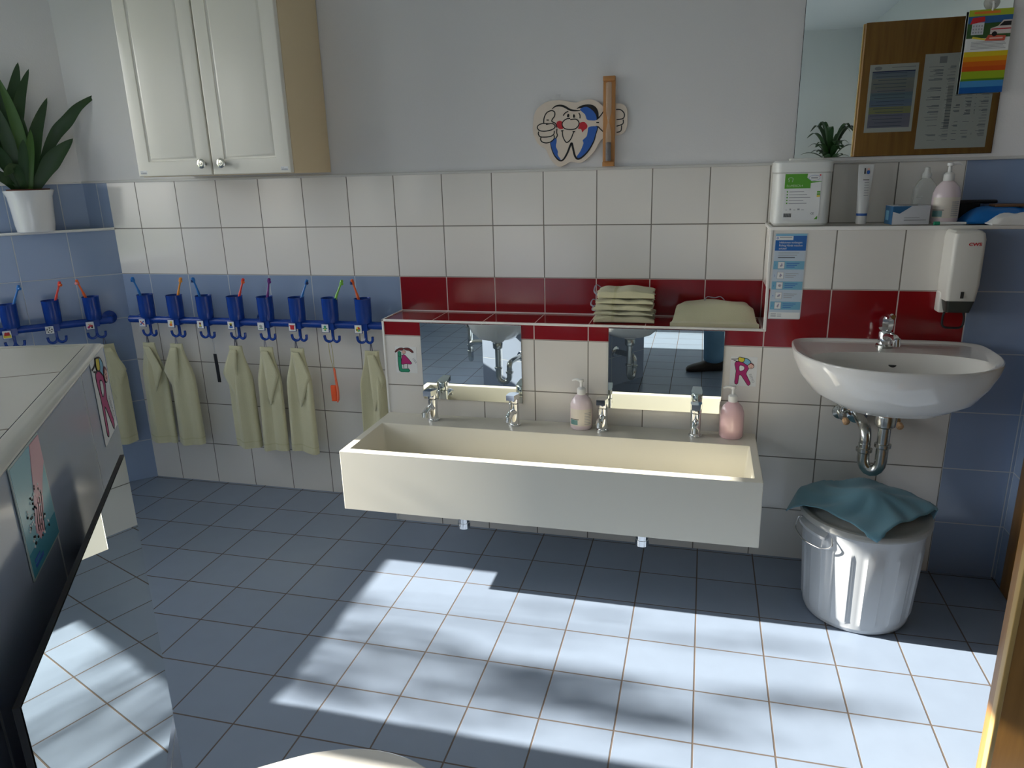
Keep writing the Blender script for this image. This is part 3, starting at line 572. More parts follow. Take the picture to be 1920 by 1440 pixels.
# island basins, one per face
def isl_face(k, t=0.5, n=0.0, z=0.0):
    a, b = PV[k], PV[(k+1) % 5]; T_ = (b-a).normalized(); N_ = V((-T_.y, T_.x, 0)); 
    if (a+b).dot(N_)/2 < cen.dot(N_): N_ = -N_
    return a+T_*t+N_*n+V((0, 0, z)), N_
for k, tt, lab in ((0, 0.312, 'white child wash basin on the island face under the tilted-looking mirror'), (4, 0.235, 'white child wash basin on the island face nearest the trough'), (3, 0.34, 'white child wash basin on the island face nearest the window')):
    p, N_ = isl_face(k, tt, 0.001, 0.545); ang = math.atan2(N_.x, -N_.y)
    if k == 0: lab = 'white child wash basin on the island below the mirror and hand poster'
    r = thing('wash_basin', lab, 'wash basin', p, (0, 0, ang)); basin(r, 0.24 if k == 0 else 0.205, 0.382 if k == 0 else 0.36, dep=0.165, kid=True)
    r = thing('siphon', lab.replace('white child wash basin', 'chrome siphon trap of the basin'), 'pipe', p, (0, 0, ang)); siphon(r, (0, -0.18, -0.190), -0.455, -0.07, True)

# ------------------------------------------------------------------ stickers and posters
def sticker(label, fr, kind, ox, oz, w=0.088, h=0.105):
    o = thing('letter_sticker', label, 'sticker', fr(0, 0, 0)); f = Fr((0, 0, 0), fr.u, fr.v)
    mb = MB(); mb.rect(0, 0, w, h, f, 0.0006, paper); mb.build('backing', o)
    mb = MB(); S_ = lambda pts: [(a-ox, b-oz) for a, b in pts]
    sm = lambda pts, n=3: [(p.x, p.y) for p in cat([(a, b, 0) for a, b in pts], n, True)]
    def shape(pts, mm, d, n=3):
        q = sm(S_(pts), n); mb.prism(q, f, 0.0004, d, mm); mb.ribbon(S_(pts), 0.0016, f, d+0.0003, ink, n, closed=True, base=0.0005)
    if kind == 'L':
        shape(LS['L'], ink_green, 0.0008, 1); 
        for k in ('leg1', 'leg2'): mb.ribbon(S_(LS[k]), 0.002, f, 0.0012, ink, 0, base=0.0005)
        shape(LS['dress'], ink_mag, 0.0010, 2); shape(LS['hairL'], ink_brown, 0.0010); shape(LS['hairR'], ink_brown, 0.0010)
        cx, cy = LS['headc'][0]; cx -= ox; cy -= oz
        mb.ellipse(cx, cy, 0.0085, 0.0085, f, 0.0012, ink, base=0.0005); mb.ellipse(cx, cy, 0.0074, 0.0074, f, 0.0014, ink_skin, base=0.0005)
        for s in (-1, 1): mb.ellipse(cx+s*0.0028, cy+0.0015, 0.0008, 0.0011, f, 0.0016, ink, 8, base=0.0010)
        mb.ribbon([(cx-0.0035, cy-0.002), (cx, cy-0.0048), (cx+0.0035, cy-0.002)], 0.0008, f, 0.0016, ink, 3, base=0.0010)
        ff = Fr(f(0.069, 0.058, 0), fr.u*0.55-fr.v*0.83, fr.u*0.83+fr.v*0.55); mb.text('LISA', 0.0125, ff, 0, 0, 0.001, ink_grey)
        mb.ribbon([(cx-0.006, cy-0.012), (cx-0.02, cy-0.020), (cx-0.026, cy-0.012)], 0.0015, f, 0.0014, ink, 3, base=0.0005)
    else:
        q = S_(RS['R']); shape(RS['R'], ink_mag, 0.0008, 2); hq = S_(RS['hole']); mb.prism(sm(hq), f, 0.0004, 0.0010, paper); mb.ribbon(hq, 0.0014, f, 0.0012, ink, 3, closed=True, base=0.0005)
        mb.ribbon(S_(RS['legs']), 0.0022, f, 0.0012, ink, 3, base=0.0005); mb.ribbon(S_(RS['leg2']), 0.0022, f, 0.0012, ink, 0, base=0.0005)
        shape(RS['body'], ink_lblue, 0.0012); shape(RS['trou'], ink_yel, 0.0016)
        cx, cy = RS['head'][0]; cx -= ox; cy -= oz
        mb.ellipse(cx, cy, 0.0105, 0.0095, f, 0.0020, ink, base=0.0005); mb.ellipse(cx, cy, 0.0093, 0.0083, f, 0.0022, ink_skin, base=0.0005)
        mb.ribbon([(cx-0.008, cy+0.005), (cx, cy+0.010), (cx+0.009, cy+0.004)], 0.003, f, 0.0024, ink_brown, 3, base=0.0010)
        for s in (-1, 1): mb.ellipse(cx+s*0.003, cy+0.0015, 0.0008, 0.0011, f, 0.0024, ink, 8, base=0.0010)
        mb.ribbon([(cx-0.004, cy-0.002), (cx, cy-0.005), (cx+0.004, cy-0.002)], 0.0008, f, 0.0024, ink, 3, base=0.0010)
        ff = Fr(f(0.062, 0.043, 0), fr.u*0.42-fr.v*0.90, fr.u*0.90+fr.v*0.42); mb.text('REMO', 0.0125, ff, 0, 0, 0.001, ink_grey)
    mb.build('printed_letter', o)
sticker('letter L sticker with a girl in a red dress, left of the left low mirror', Fr((0.045, D, 0.640)), 'L', 0.045, 0.640)
sticker('letter R sticker with a boy lying on top, above the plain pink soap bottle', Fr((1.2975, D, 0.647)), 'R', 1.2975, 0.647)
fI = Fr(ip(0.100, 1.083, 0.0005), -TI, Z); sticker('letter R sticker at the corner of the tiled island in the foreground', fI, 'R', 1.2975, 0.647)
# hand washing poster on the island
fo = ip(0.437, 1.090, 0.0005); o = thing('hand_poster', 'small light blue poster of two washing hands on the island face', 'poster', fo); f = Fr((0, 0, 0), -TI, Z)
mb = MB(); mb.rect(0, 0, 0.088, 0.096, f, 0.0008, P('poster_rim', (0.45, 0.55, 0.55), 0.25)); mb.rect(0.002, 0.002, 0.086, 0.094, f, 0.0010, P('poster_aqua', (0.27, 0.56, 0.66), 0.2)); mb.rect(0.002, 0.002, 0.086, 0.022, f, 0.0011, P('poster_teal', (0.10, 0.36, 0.48), 0.2)); mb.build('sheet', o)
mb = MB(); pk = C('pink', (0.80, 0.44, 0.50), 0.25)
mb.prism([(0.086, 0.094), (0.058, 0.094), (0.050, 0.075), (0.044, 0.060), (0.048, 0.040), (0.060, 0.045), (0.074, 0.060), (0.086, 0.070)], f, 0.0008, 0.0014, pk)
mb.prism([(0.070, 0.060), (0.052, 0.066), (0.040, 0.055), (0.030, 0.030), (0.036, 0.020), (0.046, 0.024), (0.060, 0.040)], f, 0.0008, 0.0013, pk)
for k in range(4): mb.ribbon([(0.056-0.006*k, 0.052-0.002*k), (0.050-0.006*k, 0.035), (0.046-0.005*k, 0.022+0.002*k)], 0.0042, f, 0.0016, pk, 4, base=0.0008); mb.ribbon([(0.059-0.006*k, 0.052-0.002*k), (0.053-0.006*k, 0.035), (0.049-0.005*k, 0.022+0.002*k)], 0.0006, f, 0.0018, ink, 4, base=0.0008)
for k in range(60):
    a, b = 0.014+random.random()*0.05, 0.018+random.random()*0.045; mb.ellipse(a, b, 0.0011, 0.0011, f, 0.0017, paper if k % 2 else ink, 6, base=0.0009)
mb.rect(0.010, 0.007, 0.034, 0.010, f, 0.0014, ink_blue); mb.rect(0.010, 0.012, 0.026, 0.014, f, 0.0014, ink_blue); mb.build('printed_hands', o)
# infection prevention poster by the adult basin
o = thing('hygiene_poster', 'tall blue and white hand washing instruction sheet on the wall left of the adult basin', 'poster', (1.412, D, 0.890), (0, 0, 0)); f = Fr((0, 0, 0), (1, 0, 0.0), (0.012, 0, 1)); W_, H_ = 0.095, 0.278
mb = MB(); lam = P('laminate', (0.62, 0.64, 0.66), 0.12, coat=0.5); mb.prism([(-0.003, -0.003), (W_, -0.003), (W_+0.003, 0.0), (W_+0.003, H_+0.002), (-0.003, H_+0.002)], f, 0, 0.0010, lam); mb.build('laminate_sheet', o)
mb = MB(); mb.rect(0, 0, W_, H_, f, 0.0014, P('print_pale', (0.52, 0.60, 0.68), 0.25), 0.0008)
mb.rect(0, 0.224, W_, H_, f, 0.0017, P('print_blue', (0.02, 0.13, 0.42), 0.25), 0.0008); mb.rect(0, 0.272, W_, H_, f, 0.0019, ink_lblue, 0.0008); mb.rect(0.0, 0.258, 0.054, 0.271, f, 0.0020, paper, 0.0008)
mb.ellipse(0.006, 0.2645, 0.0036, 0.0036, f, 0.0022, ink_blue, 14, base=0.001); mb.ellipse(0.006, 0.2645, 0.002, 0.002, f, 0.0024, paper, 12, base=0.001)
mb.rect(0.012, 0.265, 0.050, 0.268, f, 0.0022, ink_grey, 0.001)
for k, s in enumerate(('Infektionen vorbeugen:', 'Richtig Hände waschen', 'schützt!')): mb.text(s, 0.0092, f, 0.012, 0.2475-0.0098*k, 0.0020, paper, sx=0.84)
for k in range(3): mb.rect(0.012, 0.2155-k*0.0075, 0.076-k*0.006, 0.2178-k*0.0075, f, 0.0017, ink if k == 2 else ink_grey, 0.001)
pb = P('print_aqua', (0.18, 0.42, 0.58), 0.25)
for k in range(5):
    y0 = 0.163-0.0335*k
    if k % 2 == 0: mb.rect(0, y0, W_, y0+0.027, f, 0.0016, pb, 0.001)
    mb.rect(0.0135, y0+0.002, 0.0345, y0+0.025, f, 0.0018, ink_grey, 0.001); mb.rect(0.0145, y0+0.003, 0.0335, y0+0.024, f, 0.0020, paper, 0.001)
    mb.ellipse(0.024, y0+0.012, 0.005, 0.003, f, 0.0022, ink_grey, 12, rot=0.5+k, base=0.001); mb.ellipse(0.0255, y0+0.0155, 0.002, 0.005, f, 0.0024, P('print_violet', (0.35, 0.30, 0.45), .3), 12, rot=k*0.7, base=0.001)
    mb.text(str(k+1), 0.008, f, 0.004, y0+0.010, 0.0018, ink_blue)
    for j in range(3): mb.rect(0.040, y0+0.0185-j*0.006, 0.080-0.007*j, y0+0.0205-j*0.006, f, 0.0018, ink_blue if k % 2 == 0 else ink_grey, 0.001)
mb.rect(0, 0, W_, 0.020, f, 0.0018, paper, 0.001)
for k in range(3): mb.rect(0.004, 0.005+k*0.004, 0.021, 0.0075+k*0.004, f, 0.0020, ink_grey, 0.001); mb.rect(0.024, 0.005+k*0.004, 0.038, 0.0065+k*0.004, f, 0.0020, ink_grey, 0.001)
mb.build('printed_sheet', o)

# ------------------------------------------------------------------ wall soap dispenser
root = thing('soap_dispenser', 'white wall soap dispenser with dark lever on the blue tiles beside the adult basin', 'dispenser', (1.906, D-0.001, 0.972))
dsp = P('dispenser_white', (0.74, 0.72, 0.66), 0.35); mb = MB()
mb.rings([rrect(0.004, 0.084, -0.098, 0, 0.0, 0.010), rrect(0.0, 0.088, -0.106, 0, 0.05, 0.012), rrect(0.0, 0.088, -0.106, 0, 0.185, 0.012), rrect(0.003, 0.085, -0.102, 0, 0.203, 0.012), rrect(0.010, 0.078, -0.092, 0, 0.210, 0.010)], dsp); mb.box((0.0, -0.045, -0.045), (0.088, 0, 0.02), dsp, 0.006); mb.build('housing', root)
mb = MB(); mb.rings([rrect(0.012, 0.076, -0.088, -0.046, -0.036, 0.008), rrect(0.006, 0.082, -0.104, -0.030, 0.001, 0.010)], P('lever_dark', (0.03, 0.035, 0.03), 0.35)); mb.build('push_lever', root)
mb = MB(); f = Fr((0.0, -0.107, 0)); mb.text('CWS', 0.0125, f, 0.040, 0.168, 0.0004, ink_red, bold=0.0004, sx=1.25); mb.build('lettering', root); mb = MB(); mb.rect(0.038, 0.011, 0.047, 0.031, Fr((0, -0.106, 0)), 0.001, dark); mb.build('level_window', root)
mb = MB(); mb.tube(cat([(0.018, -0.05, -0.040), (0.014, -0.052, -0.060), (0.018, -0.054, -0.086), (0.045, -0.056, -0.090), (0.070, -0.054, -0.086), (0.074, -0.052, -0.060), (0.070, -0.05, -0.040)], 3), 0.0035, black, 8); mb.build('drip_ring', root)

# ------------------------------------------------------------------ things on the upper shelf
zs = Z1+0.0045
root = thing('canister', 'white plastic canister with a green label standing at the left end of the upper shelf', 'canister', (1.488, -0.108, zs))
cm = P('canister_plastic', (0.76, 0.77, 0.74), 0.35); mb = MB(); w, d = 0.085, 0.070
mb.rings([rrect(-w+.006, w-.006, -d+.006, d-.006, 0, 0.02), rrect(-w, w, -d, d, 0.008, 0.022), rrect(-w, w, -d, d, 0.165, 0.022), rrect(-w+0.003, w-0.003, -d+0.003, d-0.003, 0.168, 0.022)], cm); mb.build('body', root)
mb = MB(); mb.rings([rrect(-w-.003, w+.003, -d-.003, d+.003, 0.168, 0.022), rrect(-w-.003, w+.003, -d-.003, d+.003, 0.198, 0.022), rrect(-w+0.004, w-0.004, -d+0.004, d-0.004, 0.204, 0.02)], cm); mb.box((-0.04, -0.03, 0.203), (0.06, 0.03, 0.211), cm, 0.003); mb.build('lid', root)
f = Fr((-0.056, -d-0.0005, 0.018)); mb = MB(); lw_, lh = 0.110, 0.145; lg = P('label_green', (0.10, 0.36, 0.03), 0.3)
mb.rect(0, 0, lw_, lh, f, 0.0006, paper); mb.prism([(0, 0.100), (0.078, 0.100), (0.078, 0.116), (0.110, 0.120), (0.110, 0.1215), (0.080, 0.122), (0.066, 0.133), (0.068, 0.145), (0, 0.145)], f, 0.0004, 0.0010, lg)
mb.ellipse(0.088, 0.132, 0.017, 0.0085, f, 0.0012, ink_blue, 24, base=0.0004); mb.ellipse(0.088, 0.132, 0.0162, 0.0077, f, 0.0014, paper, 24, base=0.0004); mb.rect(0.078, 0.130, 0.098, 0.134, f, 0.0016, ink_grey, 0.0005); mb.rect(0.103, 0.138, 0.107, 0.142, f, 0.0014, ink_red, 0.0004)
mb.text('EcoMERICA-4', 0.0100, f, 0.006, 0.105, 0.0013, P('label_pale', (0.55, 0.72, 0.45), .4), sx=0.85)
mb.ribbon([(0.010, 0.128), (0.012, 0.133), (0.022, 0.133), (0.024, 0.128), (0.022, 0.120)], 0.001, f, 0.0013, paper, 2, base=0.0008); mb.ribbon([(0.012, 0.128), (0.012, 0.120)], 0.001, f, 0.0013, paper, 0, base=0.0008)
for k in range(5):
    mb.rect(0.008, 0.088-k*0.009, 0.012, 0.092-k*0.009, f, 0.0009, lg); mb.rect(0.016, 0.0885-k*0.009, 0.060+0.010*(k % 3), 0.0905-k*0.009, f, 0.0009, ink_grey)
mb.rect(0.099, 0.086, 0.109, 0.091, f, 0.0009, lg); mb.rect(0.099, 0.079, 0.109, 0.084, f, 0.0009, lg); mb.rect(0.099, 0.073, 0.109, 0.078, f, 0.0009, ink_yel)
for k in range(12): mb.rect(0.003+k*0.002, 0.010, 0.0042+k*0.002, 0.022, f, 0.0009, ink)
for k in range(5): mb.rect(0.008+k*0.012, 0.032, 0.012+k*0.013, 0.034+(k % 2)*0.003, f, 0.0009, ink_grey)
mb.text('CE', 0.009, f, 0.084, 0.018, 0.0009, ink); mb.prism([(0.096, 0.003), (0.106, 0.003), (0.106, 0.014)], f, 0.0004, 0.0010, lg); mb.build('label', root)
root = thing('toothpaste_tube', 'white toothpaste tube standing on its cap between the canister and the glove box', 'tube', (1.682, -0.11, zs), (0, 0, 0.1))
mb = MB(); mb.lathe([(0.015, 0.0), (0.016, 0.002), (0.0155, 0.024), (0.016, 0.026)], white, n=24); mb.build('cap', root)
mb = MB(); R = []
for k in range(9):
    t = k/8; z = 0.026+t*0.160; R.append([V(((0.0160+0.0085*t)*math.cos(2*PI*j/24), (0.0160*(1-t)+0.0012)*math.sin(2*PI*j/24), z)) for j in range(24)])
mb.rings(R, P('tube_white', (0.80, 0.80, 0.78), 0.3)); mb.rings([[p*1.01 for p in R[0]], [V((p.x*1.03, p.y*1.03, 0.034)) for p in R[0]]], ink_blue); mb.build('body', root)
f = Fr((0, -0.0020, 0), X, (0, 0.085, 1)); mb = MB(); f = Fr((-0.0, -0.0175, 0.026), X, (0, 0.1, 1))
mb.ellipse(0.006, 0.146, 0.0035, 0.004, f, 0.0022, ink_skin); mb.ellipse(0.006, 0.137, 0.0045, 0.006, f, 0.0022, ink_blue); mb.rect(-0.006, 0.132, -0.003, 0.150, f, 0.0022, ink)
mb.rect(-0.008, 0.112, 0.010, 0.114, f, 0.002, ink)
for k in range(6): mb.rect(-0.003, 0.104-k*0.008, 0.010, 0.1055-k*0.008, f, 0.002, ink_grey)
mb.build('print', root)
root = thing('glove_box', 'small blue and white cardboard dispenser box on the upper shelf', 'box', (1.815, -0.120, zs), (0, 0, 0.10))
mb = MB(); mb.box((-0.055, -0.035, 0), (0.055, 0.035, 0.058), P('box_grey', (0.62, 0.63, 0.66), 0.5), 0.001); bb = P('box_blue', (0.03, 0.13, 0.28), 0.45); f = Fr((-0.055, -0.035, 0)); mb.prism([(0.0, 0.040), (0.02, 0.034), (0.055, 0.057), (0.0, 0.057)], f, 0, 0.0006, bb)
f2 = Fr((-0.055, 0.035, 0), (0, -1, 0), Z); mb.rect(0, 0, 0.070, 0.057, f2, 0.0006, bb); mb.rect(0.010, 0.012, 0.036, 0.042, f2, 0.0010, ink_lblue); mb.rect(0.035, 0.012, 0.10, 0.015, f, 0.0006, ink_grey); mb.rect(0.035, 0.020, 0.08, 0.022, f, 0.0006, ink_grey); mb.build('carton', root)
mb = MB(); mb.ellipse(0, 0, 0.030, 0.010, Fr((0, 0, 0.058), X, Y), 0.0008, black, 24); mb.build('slot', root)
root = thing('spray_bottle', 'clear plastic bottle with a trigger top standing behind the glove box', 'bottle', (1.877, -0.045, zs))
cl = P('clear_plastic', (0.75, 0.78, 0.76), 0.12, alpha=0.35); mb = MB(); mb.rings([rrect(-.033, .033, -.024, .024, 0, 0.012), rrect(-.035, .035, -.026, .026, 0.01, 0.014), rrect(-.034, .034, -.025, .025, 0.110, 0.014), rrect(-.020, .020, -.016, .016, 0.130, 0.012), rrect(-.012, .012, -.012, .012, 0.140, 0.010)], cl); mb.build('body', root)
mb = MB(); mb.lathe([(0.013, 0.138), (0.013, 0.152), (0.009, 0.158), (0.007, 0.172), (0.0, 0.173)], P('frosted_cap', (0.72, 0.73, 0.71), 0.3), n=20); mb.build('cap', root)
mb = MB(); f = Fr((-0.030, -0.0265, 0.07)); mb.rect(0, 0.012, 0.020, 0.014, f, 0.0004, ink_grey); mb.rect(0, 0.006, 0.014, 0.008, f, 0.0004, ink_grey); mb.build('label', root)
root = thing('marker_pen', 'white pen with a green cap lying on the upper shelf edge', 'pen', (1.895, D+0.018, zs+0.005), (0, 0, 0.05))
mb = MB(); mb.tube([(0, 0, 0), (0.075, 0, 0)], [0.0050, 0.0035], white, 12); mb.build('barrel', root); mb = MB(); mb.tube([(-0.016, 0, 0), (0.0, 0, 0)], 0.0058, ink_green, 12); mb.build('cap', root)
root = thing('hair_brush', 'long black brush lying at the back right of the upper shelf', 'brush', (1.972, -0.022, zs+0.055), (0, 0, 0.0))
mb = MB(); mb.box((0, -0.010, 0), (0.125, 0.012, 0.012), black, 0.005); mb.build('handle', root); mb = MB(); mb.box((-0.008, -0.014, -0.05), (0.075, 0.014, 0.003), P('bristle_black', (0.01, 0.01, 0.01), 0.9, bump=0.002, bscale=500), 0.004); mb.build('bristle_pad', root)
root = thing('wipes_pack', 'bright blue soft pack of wipes on the right end of the upper shelf', 'packet', (2.085, -0.080, zs))
def pillow(w, d, h, mat, mb, nx=14, ny=8, amp=0.003, seed=1):
    rnd = random.Random(seed); ph = [rnd.random()*6 for _ in range(4)]
    def top(x, y):
        e = max(0, 1-abs(x)**4)*max(0, 1-abs(y)**4); return h*(0.12+0.88*e)+amp*math.sin(5*x+ph[0])*math.cos(4*y+ph[1])*e
    vs = []; fs = []
    for j in range(ny+1):
        for i in range(nx+1):
            x = -1+2*i/nx; y = -1+2*j/ny; vs.append((x*w/2, y*d/2, top(x, y)))
    o2 = len(vs)
    for j in range(ny+1):
        for i in range(nx+1): vs.append(((-1+2*i/nx)*w/2, (-1+2*j/ny)*d/2, 0))
    n1 = nx+1
    for j in range(ny):
        for i in range(nx):
            a = j*n1+i; fs.append([a, a+1, a+n1+1, a+n1]); fs.append([o2+a, o2+a+n1, o2+a+n1+1, o2+a+1])
    for i in range(nx): fs.append([o2+i, o2+i+1, i+1, i]); a = ny*n1+i; fs.append([a, a+1, o2+a+1, o2+a])
    for j in range(ny): a = j*n1; fs.append([a, a+n1, o2+a+n1, o2+a]); a = j*n1+nx; fs.append([o2+a, o2+a+n1, a+n1, a])
    return mb.add(vs, fs, mat)
mb = MB(); pillow(0.20, 0.12, 0.050, P('pack_blue', (0.005, 0.13, 0.42), 0.3), mb, seed=3); mb.build('packet', root)
mb = MB(); mb.box((-0.02, -0.03, 0.048), (0.09, 0.03, 0.056), P('pack_brown', (0.14, 0.07, 0.03), 0.5), 0.003); mb.build('flap', root)
root = thing('tissue_pack', 'crumpled white soft pack lying over the shelf edge in front of the blue wipes', 'packet', (2.108, -0.172, zs))
mb = MB(); pillow(0.15, 0.065, 0.032, P('pack_white', (0.72, 0.72, 0.70), 0.4), mb, amp=0.005, seed=5); pillow(0.06, 0.04, 0.012, P('pack_white', (0, 0, 0)), mb, seed=8); mb.build('packet', root)
mb = MB(); f = Fr((0.02, -0.0335, 0.0), X, Z); mb.rect(0, 0.018, 0.016, 0.021, f, 0.001, black); mb.rect(0.0, 0.004, 0.03, 0.008, f, 0.001, C('violet', (0.10, 0.08, 0.22))); mb.build('print', root)

# ------------------------------------------------------------------ towels on the red shelf
def folded_towel(label, loc, w, d, h, rot, seed, loop=False, spread=0.0):
    o = thing('folded_towel', label, 'towel', loc, (0, 0, rot), 'folded cream towels on the red shelf')
    rnd = random.Random(seed); ph = [rnd.random()*6 for _ in range(5)]; R = []
    n = 22
    for i in range(n+1):
        x = -1+2*i/n; e = 1-abs(x)**6*0.35; ring = []
        for k in range(24):
            a = 2*PI*k/24; c, s_ = math.cos(a), math.sin(a)
            yy_ = math.copysign(abs(c)**0.5, c)*d/2*(1+0.03*math.sin(3*x+ph[0])); zz = (0.5+0.5*math.copysign(abs(s_)**0.45, s_))*h*e+0.0025*math.sin(6*x+ph[1])*(s_ > 0)
            ring.append(V((x*w/2+(0.004*math.sin(4*yy_*30+ph[2]))+spread*(-yy_)*x*6*0.2, yy_, max(zz, 0.0))))
        R.append(ring)
    mb = MB(); mb.rings(R, towel_m)
    mb.rings([[V((p.x*0.0+(-w*0.20)+q, p.y*1.006, p.z*1.01+0.0003)) for p in R[n//3]] for q in (0, 0.010)], P('towel_band', (0.55, 0.53, 0.32), 0.9), False, False)
    mb.build('cloth', o)
    if loop:
        mb = MB(); mb.tube([(-w/2+0.01, d*0.3, h*0.6), (-w/2-0.014, d*0.3, h*0.9+0.006), (-w/2-0.020, d*0.1, h*0.5), (-w/2-0.006, 0, 0.004)], 0.003, P('loop_grey', (0.30, 0.30, 0.36), 0.7), 6, smooth=4, flat=0.5); mb.build('hanging_loop', o)
    return o
zz = ZS+0.0005; hs = [0.026, 0.013, 0.022, 0.016, 0.034]
labs = ['lowest towel of the folded stack on the red shelf', 'second towel from the bottom of the stack on the red shelf', 'middle towel of the folded stack on the red shelf', 'fourth towel up in the stack on the red shelf', 'topmost thick towel of the folded stack on the red shelf']
for k, hh in enumerate(hs): folded_towel('cream '+labs[k], (0.918+[0, .004, -.002, .002, .006][k], -0.098, zz), 0.214-0.004*k, 0.125, hh, [0.02, -0.02, 0.01, -0.01, 0.02][k], k, loop=k in (1, 2, 4)); zz += hh+0.0028
root = thing('folded_towel', 'single cream towel folded loosely at the right end of the red shelf', 'towel', (1.235, -0.105, ZS+0.0005))
mb = MB(); nx, ny = 26, 14; vs = []; fs = []
def tz(x, y):  # x,y in -1..1 ; y=-1 front
    w = 0.127+0.022*(-y)*(1 if y < 0 else 0.6); px_ = x*w; back = max(0, min(1, (y+0.75)/0.7)); h = 0.014+0.054*back*back*(3-2*back)*(1-abs(x)**14*0.15)
    return (px_, y*0.078, h+0.004*math.sin(4*x+2*y)*back)
for j in range(ny+1):
    for i in range(nx+1): vs.append(tz(-1+2*i/nx, -1+2*j/ny))
o2 = len(vs); vs += [(a, b, 0) for a, b, c in vs]; n1 = nx+1
for j in range(ny):
    for i in range(nx): a = j*n1+i; fs += [[a, a+1, a+n1+1, a+n1], [o2+a, o2+a+n1, o2+a+n1+1, o2+a+1]]
for i in range(nx): a = ny*n1+i; fs += [[o2+i, o2+i+1, i+1, i], [a, a+1, o2+a+1, o2+a]]
for j in range(ny): a = j*n1; b = a+nx; fs += [[a, a+n1, o2+a+n1, o2+a], [o2+b, o2+b+n1, b+n1, b]]
mb.add(vs, fs, towel_m); mb.build('cloth', root)
mb = MB(); mb.tube([(-0.035, 0.058, 0.070), (-0.025, 0.060, 0.083), (0.0, 0.060, 0.080), (0.02, 0.060, 0.084), (0.035, 0.058, 0.072)], 0.003, P('loop_grey', (0, 0, 0)), 6, smooth=4, flat=0.5); mb.build('hanging_loop', root)

# ------------------------------------------------------------------ rubbish bin and cloth
root = thing('rubbish_bin', 'round grey plastic rubbish bin with lid under the adult basin', 'bin', (1.712, -0.487, 0.0))
bin_m = P('bin_grey', (0.48, 0.50, 0.52), 0.28, coat=0.3); mb = MB(); R = []; NB = 144
prof = [(0.135, 0.0), (0.150, 0.004), (0.156, 0.018), (0.1565, 0.030), (0.158, 0.045), (0.171, 0.262), (0.172, 0.275), (0.175, 0.315), (0.176, 0.335)]
for r, z in prof:
    ring = []
    for k in range(NB):
        a = 2*PI*k/NB; q = (k+3) % 12; on = 1 if 1 <= q <= 7 else 0
        rr_ = r+(0.0042*on if 0.04 < z < 0.27 else 0); ring.append(V((rr_*math.cos(a), rr_*math.sin(a), z)))
    R.append(ring)
mb.rings(R, bin_m); mb.build('body', root, sharp=0.35)
mb = MB(); mb.lathe([(0.178, 0.328), (0.187, 0.330), (0.189, 0.340), (0.186, 0.348), (0.176, 0.350), (0.166, 0.346), (0.150, 0.347), (0.135, 0.358), (0.06, 0.366), (0, 0.367)], P('lid_grey', (0.34, 0.34, 0.32), 0.3, coat=0.2), n=72); mb.build('lid', root)
mb = MB(); mb.tube([(-0.05, 0, 0.362), (-0.05, 0, 0.385), (0.05, 0, 0.385), (0.05, 0, 0.362)], 0.008, P('lid_grey', (0, 0, 0)), 10, smooth=4); mb.build('lid_handle', root)
def bp_(deg, r, z): a = math.radians(deg); return V((r*math.cos(a), r*math.sin(a), z))
mb = MB(); pts = [bp_(231, 0.180, 0.312), bp_(233, 0.190, 0.290), bp_(229, 0.196, 0.278), bp_(222, 0.200, 0.274), bp_(205, 0.204, 0.272), bp_(188, 0.200, 0.272), bp_(181, 0.198, 0.278), bp_(179, 0.190, 0.305), bp_(183, 0.180, 0.314)]
mb.tube(pts, 0.0024, P('handle_wire', (0.7, 0.7, 0.7), 0.25, metal=1.0), 8, smooth=5); mb.build('handle', root)
mb = MB(); rs = []
for dg in range(186, 230, 4): rs.append([bp_(dg, 0.174, 0.302), bp_(dg, 0.192, 0.300), bp_(dg, 0.192, 0.309), bp_(dg, 0.174, 0.322)])
mb.rings(rs, bin_m); mb.build('handle_lug', root)
# cleaning cloth draped on the lid
root = thing('cleaning_cloth', 'teal blue cleaning cloth draped over the lid of the rubbish bin', 'cloth', (1.712, -0.487, 0.37))
mb = MB(); nn = 44; vs = []; fs = []; cm_ = P('teal_cloth', (0.14, 0.30, 0.38), 0.9, bump=0.0008, bscale=500, sheen=0.2)
cx0, cy0 = -0.010, 0.055
for j in range(nn+1):
    for i in range(nn+1):
        a = (-1+2*i/nn)*0.190; b = (-1+2*j/nn)*0.190; c_, s_ = math.cos(0.80), math.sin(0.80)
        x = cx0+a*c_-b*s_; y = cy0+a*s_+b*c_; r = math.hypot(x, y); th = math.atan2(y, x); zl = 0.0
        Rl = 0.191; rr_ = r; z = 0.002
        z += 0.040*math.exp(-((x)**2/0.009+(y-0.0)**2/0.004)) - 0.008*min(1, (r/0.19))**3
        z += 0.005*math.sin(5*th+1.0)*min(1, r/0.12)+0.0035*math.sin(9*th+r*40)*min(1, r/0.15)
        if r > Rl:
            ex = r-Rl; rr_ = Rl+0.007+0.12*ex; z -= ex*0.93+0.004
            if th > 2.6 or th < -2.6: z += ex*0.25; rr_ += 0.2*ex
        k = rr_/max(r, 1e-5); vs.append((x*k, y*k, z+0.004))
for j in range(nn):
    for i in range(nn): a = j*(nn+1)+i; fs.append([a, a+1, a+nn+2, a+nn+1])
mb.add(vs, fs, cm_); o = mb.build('fabric', root, sharp=3)
sm = o.modifiers.new('thick', 'SOLIDIFY'); sm.thickness = 0.0025; sm.offset = 1

